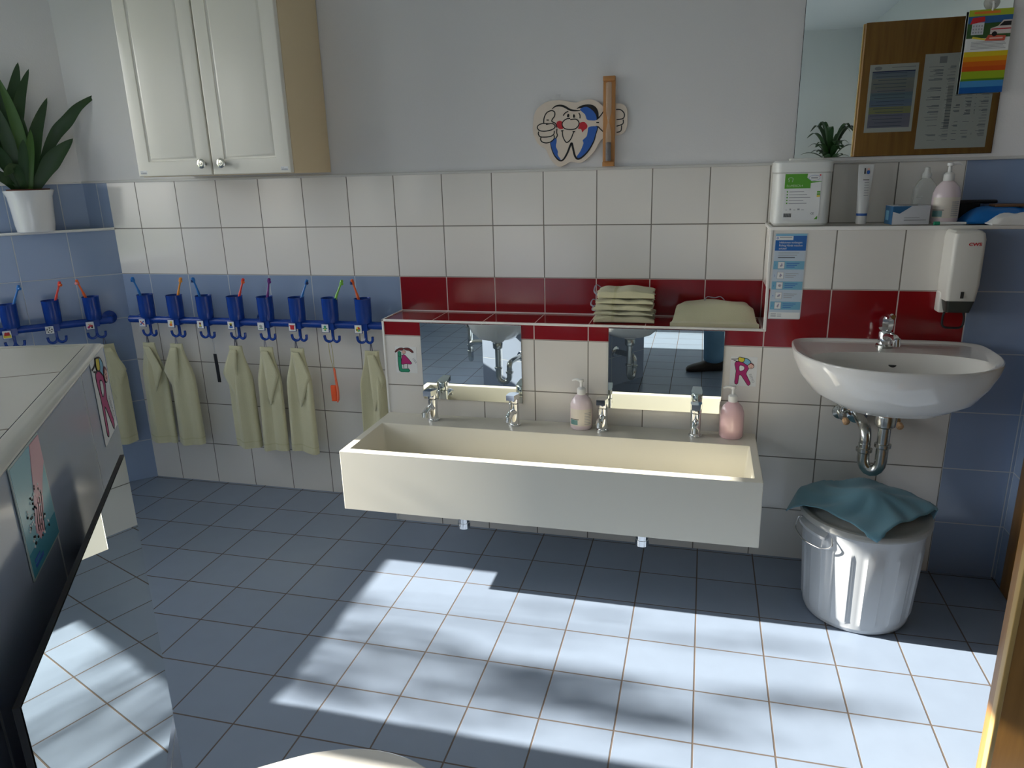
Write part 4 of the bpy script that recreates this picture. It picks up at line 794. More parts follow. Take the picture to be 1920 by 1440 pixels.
# ------------------------------------------------------------------ calendar on the mirror
root = thing('calendar', 'colourful first aid leaflet hanging from a suction hook on the big mirror', 'leaflet', (1.943, -0.016, 1.583))
f = Fr((0, 0, 0), X, Z); mb = MB(); W_, H_ = 0.120, 0.238; mb.rect(0, 0, W_, H_, f, 0.003, paper); mb.build('card', root)
mb = MB(); e = 0.003
def band(y0, y1, col, nm): mb.rect(0, y0, W_, y1, f, 0.0036, P('cal_'+nm, col, 0.3), 0.0028)
band(0.0, 0.018, (0.01, 0.10, 0.36), 'a'); band(0.018, 0.036, (0.06, 0.26, 0.55), 'b'); band(0.036, 0.042, (0.08, 0.22, 0.02), 'c'); band(0.042, 0.064, (0.30, 0.42, 0.02), 'd'); band(0.064, 0.078, (0.55, 0.08, 0.01), 'e'); band(0.078, 0.092, (0.62, 0.13, 0.01), 'f'); band(0.092, 0.106, (0.70, 0.30, 0.01), 'g'); band(0.106, 0.120, (0.66, 0.50, 0.02), 'h')
for k in range(6): mb.rect(0.016, 0.127+k*0.004, 0.112-0.004*(k % 3), 0.1285+k*0.004, f, 0.0036, ink_grey, 0.0028)
band(0.158, 0.200, (0.04, 0.10, 0.03), 'i'); band(0.200, 0.220, (0.03, 0.12, 0.32), 'j'); band(0.220, 0.238, (0.38, 0.46, 0.03), 'k')
mb.rect(0.012, 0.168, 0.045, 0.202, f, 0.0040, P('cal_house', (0.60, 0.62, 0.66), .4), 0.0028)
for i in range(4):
    for j in range(3): mb.rect(0.015+i*0.0075, 0.172+j*0.009, 0.019+i*0.0075, 0.177+j*0.009, f, 0.0043, ink_grey, 0.003)
mb.prism([(0.006, 0.198), (0.046, 0.205), (0.044, 0.218), (0.012, 0.216)], f, 0.003, 0.0045, ink_red)
mb.prism([(0.064, 0.168), (0.120, 0.168), (0.120, 0.206), (0.096, 0.206), (0.084, 0.190), (0.064, 0.184)], f, 0.003, 0.0042, P('cal_van', (0.66, 0.58, 0.56), .4)); mb.prism([(0.086, 0.190), (0.118, 0.190), (0.118, 0.202), (0.098, 0.202)], f, 0.003, 0.0046, ink); mb.rect(0.066, 0.180, 0.119, 0.183, f, 0.0046, ink_red, 0.003)
mb.ellipse(0.076, 0.168, 0.007, 0.007, f, 0.0048, ink, base=0.003); mb.prism([(0.052, 0.150), (0.106, 0.148), (0.108, 0.162), (0.060, 0.166)], f, 0.003, 0.0046, C('coral', (0.60, 0.10, 0.06))); mb.prism([(0.016, 0.158), (0.062, 0.150), (0.062, 0.154), (0.018, 0.163)], f, 0.003, 0.0044, ink_yel)
mb.rect(0.064, 0.154, 0.10, 0.158, f, 0.0050, ink_skin, 0.003); mb.rect(0.014, 0.226, 0.085, 0.233, f, 0.0040, ink_or, 0.003); mb.build('printed_cover', root)
root = thing('suction_hook', 'clear suction hook on the big mirror above the colourful leaflet', 'hook', (2.005, -0.0062, 1.842))
mb = MB(); mb.lathe([(0.022, 0), (0.019, 0.003), (0.010, 0.006), (0.008, 0.012), (0.0, 0.013)], P('suction_clear', (0.70, 0.70, 0.64), 0.15, alpha=0.5), axis=(0, -1, 0)); mb.build('suction_cup', root)
mb = MB(); mb.tube([(0, -0.011, 0.0), (0, -0.018, -0.014), (0, -0.012, -0.024)], 0.003, white, 8, smooth=4); mb.build('hook', root)

# ------------------------------------------------------------------ towel rails with cups
def rail(label, base, rot, x0, x1, brs, over=0):
    o = thing('rail', label, 'rail', base, (0, 0, rot))
    mb = MB(); mb.tube([(x0, -0.08, 0), (x0+0.006, -0.08, 0), (x1-0.006, -0.08, 0), (x1, -0.08, 0)], [0.010, 0.016, 0.016, 0.010], bluep, 20); mb.build('bar', o)
    for b in brs:
        mb = MB(); mb.lathe([(0.030, 0.0), (0.030, 0.006), (0.022, 0.012), (0.012, 0.018), (0.012, 0.078)], bluep, (b, 0, 0), axis=(0, -1, 0)); mb.build('bracket', o)
    return o
ZB = 0.799
rail('blue plastic towel rail on the white wall left of the trough', (0, -0.001, ZB), 0, -1.275, -0.012, (-1.255, -0.648, -0.045))
rail('blue plastic towel rail on the diagonal blue tiled wall', w45(0, ZB, 0.001), PI/4, -0.70, -0.070, (-0.082, -0.66))
for ob in bpy.data.objects:
    if ob.name.startswith('bracket') and ob.parent and abs(ob.parent.rotation_euler.z) > 0.1 and ob.data.vertices[0].co.x > -0.3: ob.scale = (1, 1, 1)
ICON = {
 'plane': lambda mb, f: (mb.ribbon([(0.004, 0.005), (0.020, 0.019)], 0.004, f, 0.0016, ink_blue, 0, base=0.0008), mb.ribbon([(0.005, 0.018), (0.020, 0.006)], 0.003, f, 0.0018, ink_red, 0, base=0.0008)),
 'bird': lambda mb, f: (mb.ellipse(0.012, 0.009, 0.006, 0.005, f, 0.0016, ink_or, 12, base=0.0008), mb.ellipse(0.014, 0.017, 0.004, 0.004, f, 0.0018, ink_yel, 12, base=0.0008)),
 'girl': lambda mb, f: (mb.prism([(0.006, 0.005), (0.018, 0.005), (0.012, 0.015)], f, 0.0008, 0.0016, ink_yel), mb.ellipse(0.012, 0.016, 0.004, 0.004, f, 0.0018, ink_brown, 12, base=0.0008), mb.rect(0.007, 0.003, 0.017, 0.006, f, 0.0018, ink_blue, 0.0008)),
 'boy': lambda mb, f: (mb.rect(0.006, 0.004, 0.018, 0.010, f, 0.0016, ink_blue, 0.0008), mb.ellipse(0.012, 0.014, 0.0045, 0.004, f, 0.0018, ink, 12, base=0.0008), mb.ellipse(0.012, 0.018, 0.005, 0.002, f, 0.002, ink_yel, 12, base=0.0008)),
 'snail': lambda mb, f: (mb.ellipse(0.012, 0.012, 0.005, 0.006, f, 0.0016, ink_grey, 12, rot=0.7, base=0.0008), mb.ribbon([(0.005, 0.006), (0.012, 0.005), (0.020, 0.006)], 0.002, f, 0.0016, ink_green, 2, base=0.0008)),
 'pot': lambda mb, f: (mb.rect(0.005, 0.005, 0.019, 0.016, f, 0.0016, ink_red, 0.0008), mb.rect(0.003, 0.016, 0.021, 0.019, f, 0.0018, ink_red, 0.0008)),
 'crocodile': lambda mb, f: (mb.rect(0.009, 0.004, 0.015, 0.015, f, 0.0016, ink_green, 0.0008), mb.ellipse(0.012, 0.018, 0.004, 0.003, f, 0.0018, ink_green, 12, base=0.0008), mb.rect(0.004, 0.010, 0.020, 0.013, f, 0.0018, ink_green, 0.0008), mb.rect(0.009, 0.008, 0.015, 0.011, f, 0.002, ink_yel, 0.0008)),
 'ball': lambda mb, f: (mb.ellipse(0.012, 0.012, 0.008, 0.008, f, 0.0014, ink_yel, 16, base=0.0008), mb.prism([(0.012, 0.012), (0.020, 0.012), (0.017, 0.018), (0.012, 0.020)], f, 0.0008, 0.0017, ink_red), mb.prism([(0.012, 0.012), (0.012, 0.004), (0.018, 0.007), (0.020, 0.012)], f, 0.0008, 0.0017, ink_green), mb.prism([(0.012, 0.012), (0.004, 0.012), (0.007, 0.006)], f, 0.0008, 0.0017, ink)),
 'car': lambda mb, f: (mb.rect(0.001, 0.002, 0.023, 0.012, f, 0.0012, ink_yel, 0.0008), mb.rect(0.004, 0.009, 0.020, 0.015, f, 0.0016, ink_red, 0.0008), mb.ellipse(0.009, 0.017, 0.004, 0.003, f, 0.0018, ink_red, 12, base=0.0008), mb.ellipse(0.016, 0.017, 0.004, 0.003, f, 0.0018, ink_red, 12, base=0.0008)),
 'football': lambda mb, f: (mb.ellipse(0.012, 0.012, 0.0095, 0.0095, f, 0.0012, ink, 20, base=0.0008), mb.ellipse(0.012, 0.012, 0.0088, 0.0088, f, 0.0014, paper, 20, base=0.0008), [mb.ellipse(0.012+0.0068*math.cos(k*1.2566+0.3), 0.012+0.0068*math.sin(k*1.2566+0.3), 0.0022, 0.0022, f, 0.0016, ink, 5, base=0.0008) for k in range(5)], mb.ellipse(0.012, 0.012, 0.0027, 0.0027, f, 0.0016, ink, 5, base=0.0008)),
 'tractor': lambda mb, f: (mb.rect(0.008, 0.008, 0.020, 0.014, f, 0.0016, ink_red, 0.0008), mb.ellipse(0.007, 0.007, 0.004, 0.004, f, 0.0018, ink_mag, 12, base=0.0008), mb.ellipse(0.017, 0.006, 0.003, 0.003, f, 0.0018, ink, 12, base=0.0008), mb.rect(0.006, 0.016, 0.016, 0.018, f, 0.0018, ink_or, 0.0008)),
}
def holder(label, p, rot, icon, name, i):
    o = thing('cup_holder', label, 'cup holder', p, (0, 0, rot), 'blue cup holders clipped on the rails')
    mb = MB(); mb.rings([[V((x, y, z)) for y, z in ((-0.021, -0.019), (0.021, -0.019), (0.022, 0.02), (0.004, 0.045), (-0.021, 0.022))] for x in (-0.017, 0.017)], bluep); mb.build('clip', o)
    mb = MB(); mb.box((-0.0375, -0.0245, -0.0295), (-0.0035, -0.0205, 0.0065), bluep, 0.001); mb.build('tag_plate', o)
    mb = MB(); f = Fr((-0.0355, -0.0247, -0.0275)); mb.rect(0, 0, 0.030, 0.032, f, 0.0008, paper); f3 = Fr(f.o); f3.u = f.u*1.25; f3.v = f.v*1.3; ICON[icon](mb, f3); mb.build('picture_tag', o)
    mb = MB(); mb.box((-0.0055, -0.007, -0.062), (0.0055, 0.001, -0.015), bluep, 0.001); mb.build('stem', o)
    for s in (-1, 1):
        mb = MB(); pts = [(0, -0.003, -0.052)]+[(s*(0.017-0.017*math.cos(a)), -0.003-0.008*math.sin(a/2), -0.052-0.019*math.sin(a)) for a in (0.4, 0.9, 1.57, 2.2, 2.7)]+[(s*0.034, -0.012, -0.045)]
        mb.tube(pts, 0.0056, bluep, 8, smooth=3); mb.build('hook', o)
    mb = MB(); prof = [(0.0, 0.012), (0.029, 0.012), (0.031, 0.016), (0.0325, 0.045), (0.0330, 0.107), (0.0345, 0.112), (0.0322, 0.112), (0.0312, 0.106), (0.029, 0.022), (0.0, 0.020)]
    mb.lathe(prof, bluep, (0, -0.006, 0), n=28, caps=False); c = mb.build('cup', o)
    if name is not None:
        mb = MB(); a0 = name; rs = []
        for k in range(6):
            a = a0-0.24+0.48*k/5; rs.append([V((0.0318*math.cos(a), -0.006+0.0318*math.sin(a), z)) for z in (0.083, 0.094)])
        mb.rings(rs, paper, closed=False, caps=False) if False else mb.add([p for q in rs for p in q], [[2*k, 2*k+2, 2*k+3, 2*k+1] for k in range(5)], paper)
        rs2 = [[V((0.0321*math.cos(a0-0.18+0.36*k/3), -0.006+0.0321*math.sin(a0-0.18+0.36*k/3), z)) for z in (0.087, 0.090)] for k in range(4)]
        mb.add([p for q in rs2 for p in q], [[2*k, 2*k+2, 2*k+3, 2*k+1] for k in range(3)], ink); mb.build('name_label', c)
    return o
def brush(label, p, rot, col, col2, tx, ty, L=0.150, i=0):
    """p = world position of cup axis at the rail; leans tx,ty"""
    o = thing('toothbrush', label, 'toothbrush', p, (0, 0, rot), 'toothbrushes standing in the blue cups')
    m1 = P('brush_'+col, BC[col], 0.3); m2 = P('brush_'+col2, BC[col2], 0.3)
    a = V((-tx*0.25, -0.006-ty*0.25, 0.024)); tx *= 1.25; b = V((tx, -0.006+ty, 0.110)); dd = (b-a).normalized(); a = b-dd*0.083
    top = b+dd*(L-0.090)+V((tx*0.15, 0, 0))
    mb = MB(); mb.tube([a, b, b.lerp(top, 0.5)+V((0, 0, 0.002)), top], [0.0045, 0.0055, 0.0040, 0.0038], m1, 10, smooth=4); mb.build('handle', o)
    mb = MB(); t2 = top+dd*0.018; sd = V((0, -1, 0)); mb.tube([top-dd*0.003, top+dd*0.004, t2, t2+dd*0.003], [0.004, 0.0078, 0.0078, 0.004], m1, 10, flat=0.8); mb.build('head', o)
    mb = MB(); sx_ = 1 if tx >= 0 else -1; q = V((sx_*0.6, -0.5, 0)).normalized(); mb.tube([top+q*0.002+dd*0.005, top+q*0.011+dd*0.005], [0.0068, 0.0062], m2, 8); mb.build('bristles', o)
    return o
BC = dict(orange=(0.85, 0.14, 0.03), blue=(0.01, 0.16, 0.50), red=(0.80, 0.06, 0.04), purple=(0.16, 0.02, 0.22), green=(0.22, 0.55, 0.08), amber=(0.85, 0.32, 0.04), navy=(0.02, 0.05, 0.18), pink=(0.8, 0.3, 0.3))
def hang_towel(label, p, rot, w, L, seed, flap=1, top=0.030):
    """p = hook point; towel hangs below it"""
    o = thing('hand_towel', label, 'towel', p, (0, 0, rot), 'cream hand towels hanging from the rails')
    rnd = random.Random(seed); ph = [rnd.random()*6 for _ in range(6)]; R = []; M = 26; N = 48
    for i in range(M+1):
        t = i/M; sh = min(1, t*3.2); hw = (top+(w/2-top)*(sh*sh*(3-2*sh)))*(1.04+0.10*t); dep = 0.006+0.010*sh+0.004*t; z = -0.048-t*L+0.012*math.exp(-t*30)
        lean = 0.004*math.sin(2.2*t+ph[0]); ring = []
        for k in range(N):
            a = 2*PI*k/N; c, s_ = math.cos(a), math.sin(a); x = hw*math.copysign(abs(c)**0.8, c)
            fold = 0.0115*sh*math.sin(x/hw*3.6+ph[1]+0.7*t)+0.0035*sh*math.sin(x/hw*7+ph[2])
            ring.append(V((x+lean, dep*math.copysign(abs(s_)**0.7, s_)*(1+0.4*math.sin(x/hw*2+ph[3]))+fold, z-0.010*abs(x/hw)*sh*(1-t)+0.004*math.sin(x/hw*2+ph[4])*t)))
        R.append(ring)
    mb = MB(); mb.rings(R, towel_m)
    mb.rings([[V((p_.x*1.012, p_.y*1.05, p_.z)) for p_ in R[M-2]], [V((p_.x*1.012, p_.y*1.05, p_.z-0.006)) for p_ in R[M-2]]], P('towel_band', (0, 0, 0)), False, False); mb.build('cloth', o)
    mb = MB(); vs = []; fs = []; nf = 14   # folded-over corner flap
    for i in range(nf+1):
        t = i/nf; q = min(1, t/0.34); outer = (0.020+(w*0.5+0.008-0.020)*q) if t < 0.34 else (w*0.5+0.008)*(1-((t-0.34)/0.66))+0.006*((t-0.34)/0.66)
        for j in range(5):
            u = j/4; x = flap*(-0.012*(1-t)+(outer+0.012*(1-t))*u)
            vs.append((x, -0.021-0.005*u*math.sin(t*PI)-0.0015*math.sin(6*t+ph[5]), -0.050-0.21*t-0.030*u*min(1, t*3)))
    for i in range(nf):
        for j in range(4): a = i*5+j; fs.append([a, a+1, a+6, a+5])
    mb.add(vs, fs, towel_m); fl_ = mb.build('corner_flap', o, sharp=3); sm = fl_.modifiers.new('thick', 'SOLIDIFY'); sm.thickness = 0.005
    mb = MB(); mb.tube([(-0.007, 0, -0.060), (-0.003, 0.0, -0.02), (0.0, 0, -0.004), (0.003, 0.0, -0.02), (0.006, 0, -0.060)], 0.0020, P('loop_dark', (0.10, 0.10, 0.14), 0.7) if seed % 2 else P('loop_grey', (0, 0, 0)), 6, smooth=4); mb.build('hanging_loop', o)
    return o
cups = [(-1.168, 'plane', -0.5, ('blue', 'blue', -0.018, 0.0)), (-1.020, 'bird', -1.5, ('amber', 'amber', 0.018, 0)), (-0.872, 'girl', -2.2, ('blue', 'navy', -0.014, 0.0)), (-0.721, 'boy', None, ('red', 'orange', 0.020, 0)),
        (-0.577, 'snail', -1.75, ('purple', 'purple', 0.012, 0)), (-0.430, 'pot', None, ('blue', 'navy', 0.022, 0)), (-0.279, 'crocodile', -1.6, ('green', 'green', 0.024, 0)), (-0.131, 'ball', -2.0, ('orange', 'navy', -0.014, 0))]
nm = {'plane': 'crossed aeroplane', 'bird': 'orange bird', 'girl': 'girl in yellow', 'boy': 'boy in blue', 'snail': 'grey snail', 'pot': 'red pot', 'crocodile': 'green crocodile', 'ball': 'coloured ball', 'car': 'red car', 'football': 'football', 'tractor': 'small red tractor'}
for i, (x, ic, la, bz) in enumerate(cups):
    p = V((x, -0.081, ZB)); holder('blue cup holder tagged with a %s picture' % nm[ic], p, 0, ic, la, i)
    brush('%s toothbrush in the cup tagged with a %s' % (bz[0], nm[ic]), p, 0, bz[0], bz[1], bz[2], bz[3], i=i)
lcups = [(0.446, 'car', None, ('blue', 'blue', 0.020, 0)), (0.294, 'football', -0.6, ('red', 'orange', 0.018, 0)), (0.143, 'tractor', -1.4, ('orange', 'pink', -0.014, 0))]
for i, (t, ic, la, bz) in enumerate(lcups):
    p = w45(t, ZB, 0.082); holder('blue cup holder tagged with a %s picture' % nm[ic], p, PI/4, ic, la, i+8)
    brush('%s toothbrush in the cup tagged with a %s' % (bz[0], nm[ic]), p, PI/4, bz[0], bz[1], bz[2], bz[3], i=i+8)
HK = V((-0.022, -0.009, -0.068))
for x, w, L, sd, fl, tag_ in ((-1.168, 0.122, 0.455, 1, 1, 'crossed aeroplane'), (-1.020, 0.118, 0.455, 2, -1, 'orange bird'), (-0.721, 0.112, 0.450, 5, -1, 'boy in blue'), (-0.577, 0.110, 0.455, 4, 1, 'grey snail'), (-0.430, 0.114, 0.452, 7, 1, 'red pot')):
    hang_towel('cream hand towel hanging below the cup tagged with a %s' % tag_, V((x, -0.081, ZB))+HK, 0, w, L, sd, fl)
hang_towel('cream hand towel hanging beside the ledge end, below the coloured ball tag', V((-0.131, -0.081, ZB))+V((0.022, -0.009, -0.068)), 0, 0.104, 0.42, 9, 1)
q = w45(0.143, ZB, 0.082); hang_towel('cream hand towel on the diagonal wall, half hidden behind the island', q+V((T45*-0.022)+N45*0.009)+V((0, 0, -0.068)), PI/4, 0.118, 0.455, 3, 1)
# combs on strings
root = thing('comb', 'small black comb hanging on a thin string from the third hook', 'comb', V((-0.872+0.020, -0.081-0.009, ZB-0.068)))
mb = MB(); mb.tube([(-0.002, 0, 0), (-0.003, 0, -0.035), (0, 0, -0.078)], 0.0006, ink_grey, 5, smooth=3); mb.tube([(0.004, 0, 0), (0.003, 0, -0.035), (0, 0, -0.078)], 0.0006, ink_grey, 5, smooth=3); mb.build('string', root)
mb = MB(); mb.rings([[V((-0.0085+0.0035*math.sin(t*1.4)*1, -0.002, -0.076-0.128*t)), V((0.006+0.0035*math.sin(t*1.4), -0.002, -0.076-0.128*t)), V((0.006+0.0035*math.sin(t*1.4), 0.002, -0.076-0.128*t)), V((-0.0085+0.0035*math.sin(t*1.4), 0.002, -0.076-0.128*t))] for t in (0, .1, .3, .5, .7, .9, 1)], black); mb.build('comb_body', root)
root = thing('hair_comb', 'translucent orange hairbrush hanging on a yellow string from the seventh hook', 'hairbrush', V((-0.279-0.016, -0.090, ZB-0.072)))
ys = C('string_yellow', (0.45, 0.38, 0.12)); mb = MB(); mb.tube([(-0.004, 0, 0), (-0.004, 0, -0.05), (0.006, 0, -0.116)], 0.0012, ys, 5, smooth=3); mb.tube([(0.006, 0, 0), (0.010, 0, -0.05), (0.010, 0, -0.116)], 0.0012, ys, 5, smooth=3); mb.build('string', root)
om = P('orange_translucent', (0.90, 0.16, 0.07), 0.2, coat=0.4); mb = MB(); mb.tube([(0.008, 0, -0.112), (0.010, 0, -0.118), (0.013, 0, -0.165), (0.016, 0, -0.21), (0.015, 0, -0.245), (0.011, 0, -0.262)], [0.003, 0.0055, 0.006, 0.007, 0.007, 0.004], om, 12, smooth=3, flat=0.8); mb.build('handle', root)
mb = MB(); mb.box((-0.014, -0.006, -0.258), (0.010, 0.006, -0.188), P('orange_bristles', (0.92, 0.12, 0.03), 0.6, bump=0.002, bscale=400), 0.004); mb.build('bristles', root)

# ------------------------------------------------------------------ potted plant on the corner ledge
def leaf(mb, pts, w, mat, nrm=(0, -1, 0), fold=0.25, tipk=0.5):
    P_ = cat(pts, 5); m = len(P_); vs = []; fs = []; nn_ = V(nrm).normalized()
    for i, p in enumerate(P_):
        t = i/(m-1); tt = (P_[min(i+1, m-1)]-P_[max(i-1, 0)]).normalized(); sd = tt.cross(nn_).normalized()
        ww = w/2*(0.45+0.55*min(1, t*2.2))*max(0.0, 1-max(0, (t-tipk)/(1-tipk))**1.9) if t > 0 else w/2*0.45
        vs += [p-sd*ww+nn_*ww*fold, p, p+sd*ww+nn_*ww*fold]
    for i in range(m-1): a = i*3; fs += [[a, a+1, a+4, a+3], [a+1, a+2, a+5, a+4]]
    k = len(vs)//3; o3 = len(vs); vs += [v-nn_*0.0015 for v in vs]
    fs += [[q+o3 for q in f_][::-1] for f_ in list(fs)]
    return mb.add(vs, fs, mat)
pc = w45(0.292, Z1+0.004, -0.012)
root = thing('potted_plant', 'dark green strap-leaved plant in a white pot on the corner ledge', 'plant', pc, (0, 0, 0))
potm = P('white_pot_glaze', (0.76, 0.76, 0.75), 0.2, coat=0.3, bump=0.001, bscale=60)
mb = MB(); mb.lathe([(0.0, 0.0), (0.066, 0.0), (0.070, 0.004), (0.074, 0.03), (0.0785, 0.10), (0.083, 0.145), (0.091, 0.163), (0.093, 0.168), (0.090, 0.171), (0.084, 0.166), (0.078, 0.14), (0, 0.138)], potm, n=48); mb.build('pot', root)
mb = MB(); mb.lathe([(0.0, 0.150), (0.072, 0.150), (0.078, 0.172), (0.080, 0.176), (0.075, 0.176), (0.070, 0.168), (0, 0.166)], P('brown_pot', (0.12, 0.03, 0.02), 0.6), n=40); mb.build('inner_pot', root)
LV = [([(0.262, 1.36, -.02), (0.205, 1.50, -.03), (0.155, 1.585, -.03), (0.105, 1.636, -.01), (0.050, 1.695, 0.0), (-0.040, 1.752, 0.01)], 0.050, 0), ([(0.27, 1.36, 0), (0.215, 1.44, .01), (0.165, 1.50, .02), (0.095, 1.565, .03)], 0.066, 0), ([(0.285, 1.36, -.02), (0.262, 1.46, -.03), (0.222, 1.60, -.04), (0.160, 1.730, -.035)], 0.055, 0),
      ([(0.30, 1.36, 0), (0.282, 1.506, .01), (0.29, 1.654, .03), (0.315, 1.800, .05)], 0.045, 1), ([(0.305, 1.36, -.03), (0.30, 1.654, -.04), (0.270, 1.759, -.04), (0.238, 1.862, -.03)], 0.050, 0), ([(0.31, 1.36, -.01), (0.285, 1.60, -.01), (0.252, 1.73, -.01), (0.205, 1.836, -.01)], 0.042, 0),
      ([(0.31, 1.36, .02), (0.325, 1.556, .04), (0.345, 1.70, .07)], 0.050, 0), ([(0.282, 1.36, .02), (0.258, 1.506, .035), (0.240, 1.600, .03)], 0.030, 1), ([(0.32, 1.36, .02), (0.35, 1.483, .04), (0.39, 1.556, .08)], 0.045, 0), ([(0.32, 1.36, -.02), (0.345, 1.55, -.03), (0.40, 1.72, -.04), (0.45, 1.80, -.03)], 0.046, 0),
      ([(0.30, 1.36, .03), (0.32, 1.45, .07), (0.36, 1.42, .12)], 0.040, 0), ([(0.31, 1.36, 0), (0.37, 1.50, .02), (0.44, 1.60, .03)], 0.046, 0), ([(0.30, 1.36, .03), (0.285, 1.48, .07), (0.27, 1.56, .10)], 0.036, 0), ([(0.33, 1.36, .01), (0.375, 1.42, .05), (0.43, 1.44, .08)], 0.040, 0), ([(0.29, 1.36, -.01), (0.268, 1.52, 0.0), (0.262, 1.66, .01)], 0.034, 0), ([(0.315, 1.36, 0.0), (0.318, 1.6, 0.01), (0.330, 1.82, .02)], 0.046, 0)]
for pts, w, kk in LV:
    mb = MB(); leaf(mb, [w45(t, z, o_-0.005)-pc for t, z, o_ in pts], w, green_l2 if kk else green_l, tuple(N45)); mb.build('leaf', root, sharp=1.2)

# ------------------------------------------------------------------ papers on the open door, seen in the big mirror
def sheet(label, x1, z0, w, h, kind):
    o = thing('notice_sheet', label, 'paper', (x1, dy1+0.0005, z0)); f = Fr((0, 0, 0), (-1, 0, 0), Z); mb = MB(); mb.rect(0, 0, w, h, f, 0.0006, P('notice_paper', (0.62, 0.64, 0.62), 0.35)); mb.build('paper', o); mb = MB()
    if kind == 0:
        for k in range(16):
            c = [(0.22, 0.27, 0.36), (0.24, 0.29, 0.36), (0.30, 0.32, 0.30), (0.28, 0.30, 0.29), (0.28, 0.30, 0.28), (0.27, 0.28, 0.30), (0.18, 0.26, 0.32), (0.20, 0.29, 0.35), (0.18, 0.25, 0.38), (0.20, 0.26, 0.38), (0.33, 0.35, 0.20), (0.34, 0.36, 0.18), (0.25, 0.25, 0.36), (0.26, 0.26, 0.34), (0.24, 0.24, 0.33), (0.25, 0.25, 0.34)][k]
            y1_ = h-0.030-k*0.0152; mb.rect(0.012, y1_-0.0152, w-0.012, y1_, f, 0.0009, C('row%d' % k, c), 0.0004)
            mb.rect(0.045, y1_-0.009, w-0.020-0.01*(k % 3), y1_-0.0065, f, 0.0012, C('line', (0.10, 0.13, 0.20)), 0.0004)
        mb.rect(0.012, h-0.033, w-0.012, h-0.029, f, 0.0014, C('navy', (0.01, 0.02, 0.10)), 0.0004); mb.rect(0.012, h-0.016, 0.11, h-0.013, f, 0.001, ink_grey); mb.ellipse(w-0.035, h-0.016, 0.016, 0.008, f, 0.001, ink_grey)
    else:
        for k in range(26):
            y = h-0.055-k*0.0125
            for a, b, pr in ((0.012, 0.050, .9), (0.062, 0.066, .5), (0.080, 0.110, .6), (0.125, 0.150, .6), (0.160, 0.195, 1), (0.210, 0.270, .85)):
                if random.random() < pr:
                    for j in range(3 if random.random() < .4 else 1): mb.rect(a, y-0.003*j, a+(b-a)*(0.5+0.5*random.random()), y+0.0014-0.003*j, f, 0.001, C('line', (0, 0, 0)))
        mb.rect(0.16, 0.085, 0.182, 0.27, f, 0.0009, C('dotgrey', (0.42, 0.43, 0.42))); mb.rect(0.20, h-0.040, 0.23, h-0.012, f, 0.0009, ink_grey); mb.rect(0.09, h-0.018, 0.13, h-0.014, f, 0.001, ink)
    mb.build('print', o)
sheet('blue tinted table sheet on the open door, seen in the big mirror', 2.091, 1.513, 0.202, 0.293, 0)
sheet('larger white table sheet on the open door, seen in the big mirror', 2.403, 1.434, 0.290, 0.404, 1)

# ------------------------------------------------------------------ tall cupboard with a plant, seen in the big mirror
root = thing('tall_cupboard', 'white cupboard at the rear wall carrying a small plant', 'cupboard', (2.25, -5.69, 0)); mb = MB(); mb.box((-0.38, 0.0, 0.05), (0.38, 0.38, 1.25), trimw, 0.004); mb.box((-0.36, 0.01, 0), (0.36, 0.36, 0.05), dark); mb.build('body', root)
for s in (-1, 1):
    mb = MB(); mb.box((-0.375 if s < 0 else 0.003, 0.38, 0.06), (-0.003 if s < 0 else 0.375, 0.398, 1.24), creamf, 0.003); d_ = mb.build('door', root); mb = MB(); mb.tube([(s*0.03, 0.398, 0.8), (s*0.03, 0.42, 0.81), (s*0.03, 0.42, 0.89), (s*0.03, 0.398, 0.9)], 0.004, chrome, 8); mb.build('handle', d_)
root = thing('potted_plant', 'small bushy green plant seen in the big mirror beside the open door', 'plant', (2.36, -5.36, 1.252)); mb = MB(); mb.lathe([(0, 0), (0.07, 0), (0.09, 0.12), (0.085, 0.12), (0.0, 0.11)], potm); mb.build('pot', root); rnd = random.Random(4)
for k in range(34):
    a = rnd.random()*2*PI; l = 0.12+rnd.random()*0.14; u_ = 0.08+rnd.random()*0.34; d_ = V((math.cos(a), math.sin(a), 0))
    mb = MB(); leaf(mb, [V((0, 0, 0.11)), d_*l*0.4+V((0, 0, 0.11+u_*0.7)), d_*l*0.8+V((0, 0, 0.11+u_)), d_*l*1.15+V((0, 0, 0.11+u_*0.85))], 0.060, green_l, (-d_.x*0.6, -d_.y*0.6, 0.8)); mb.build('leaf', root, sharp=1.2)

# ------------------------------------------------------------------ the photographer, whose legs show in the right low mirror
def skinned(name, joints, edges, mat, parent=None, root_i=0, sub=2, loc=None):
    me = bpy.data.meshes.new(name); me.from_pydata([j[0] for j in joints], edges, []); me.materials.append(mat)
    o = bpy.data.objects.new(name, me); COL.objects.link(o)
    if parent: o.parent = parent
    m = o.modifiers.new('skin', 'SKIN'); m.use_smooth_shade = True
    for i, j in enumerate(joints):
        r = j[1]; me.skin_vertices[0].data[i].radius = (r, r) if isinstance(r, (int, float)) else r
        me.skin_vertices[0].data[i].use_root = (i == root_i)
    s_ = o.modifiers.new('sub', 'SUBSURF'); s_.levels = sub; s_.render_levels = sub
    return o
skinm = P('skin', (0.62, 0.36, 0.26), 0.5); denim = P('denim', (0.15, 0.30, 0.46), 0.9, bump=0.001, bscale=300, var=0.25); shirt = P('grey_shirt', (0.16, 0.17, 0.20), 0.9)
root = thing('person', 'person in wide blue jeans and dark shoes, legs reflected in the right low mirror', 'person', (1.38, -2.93, 0))
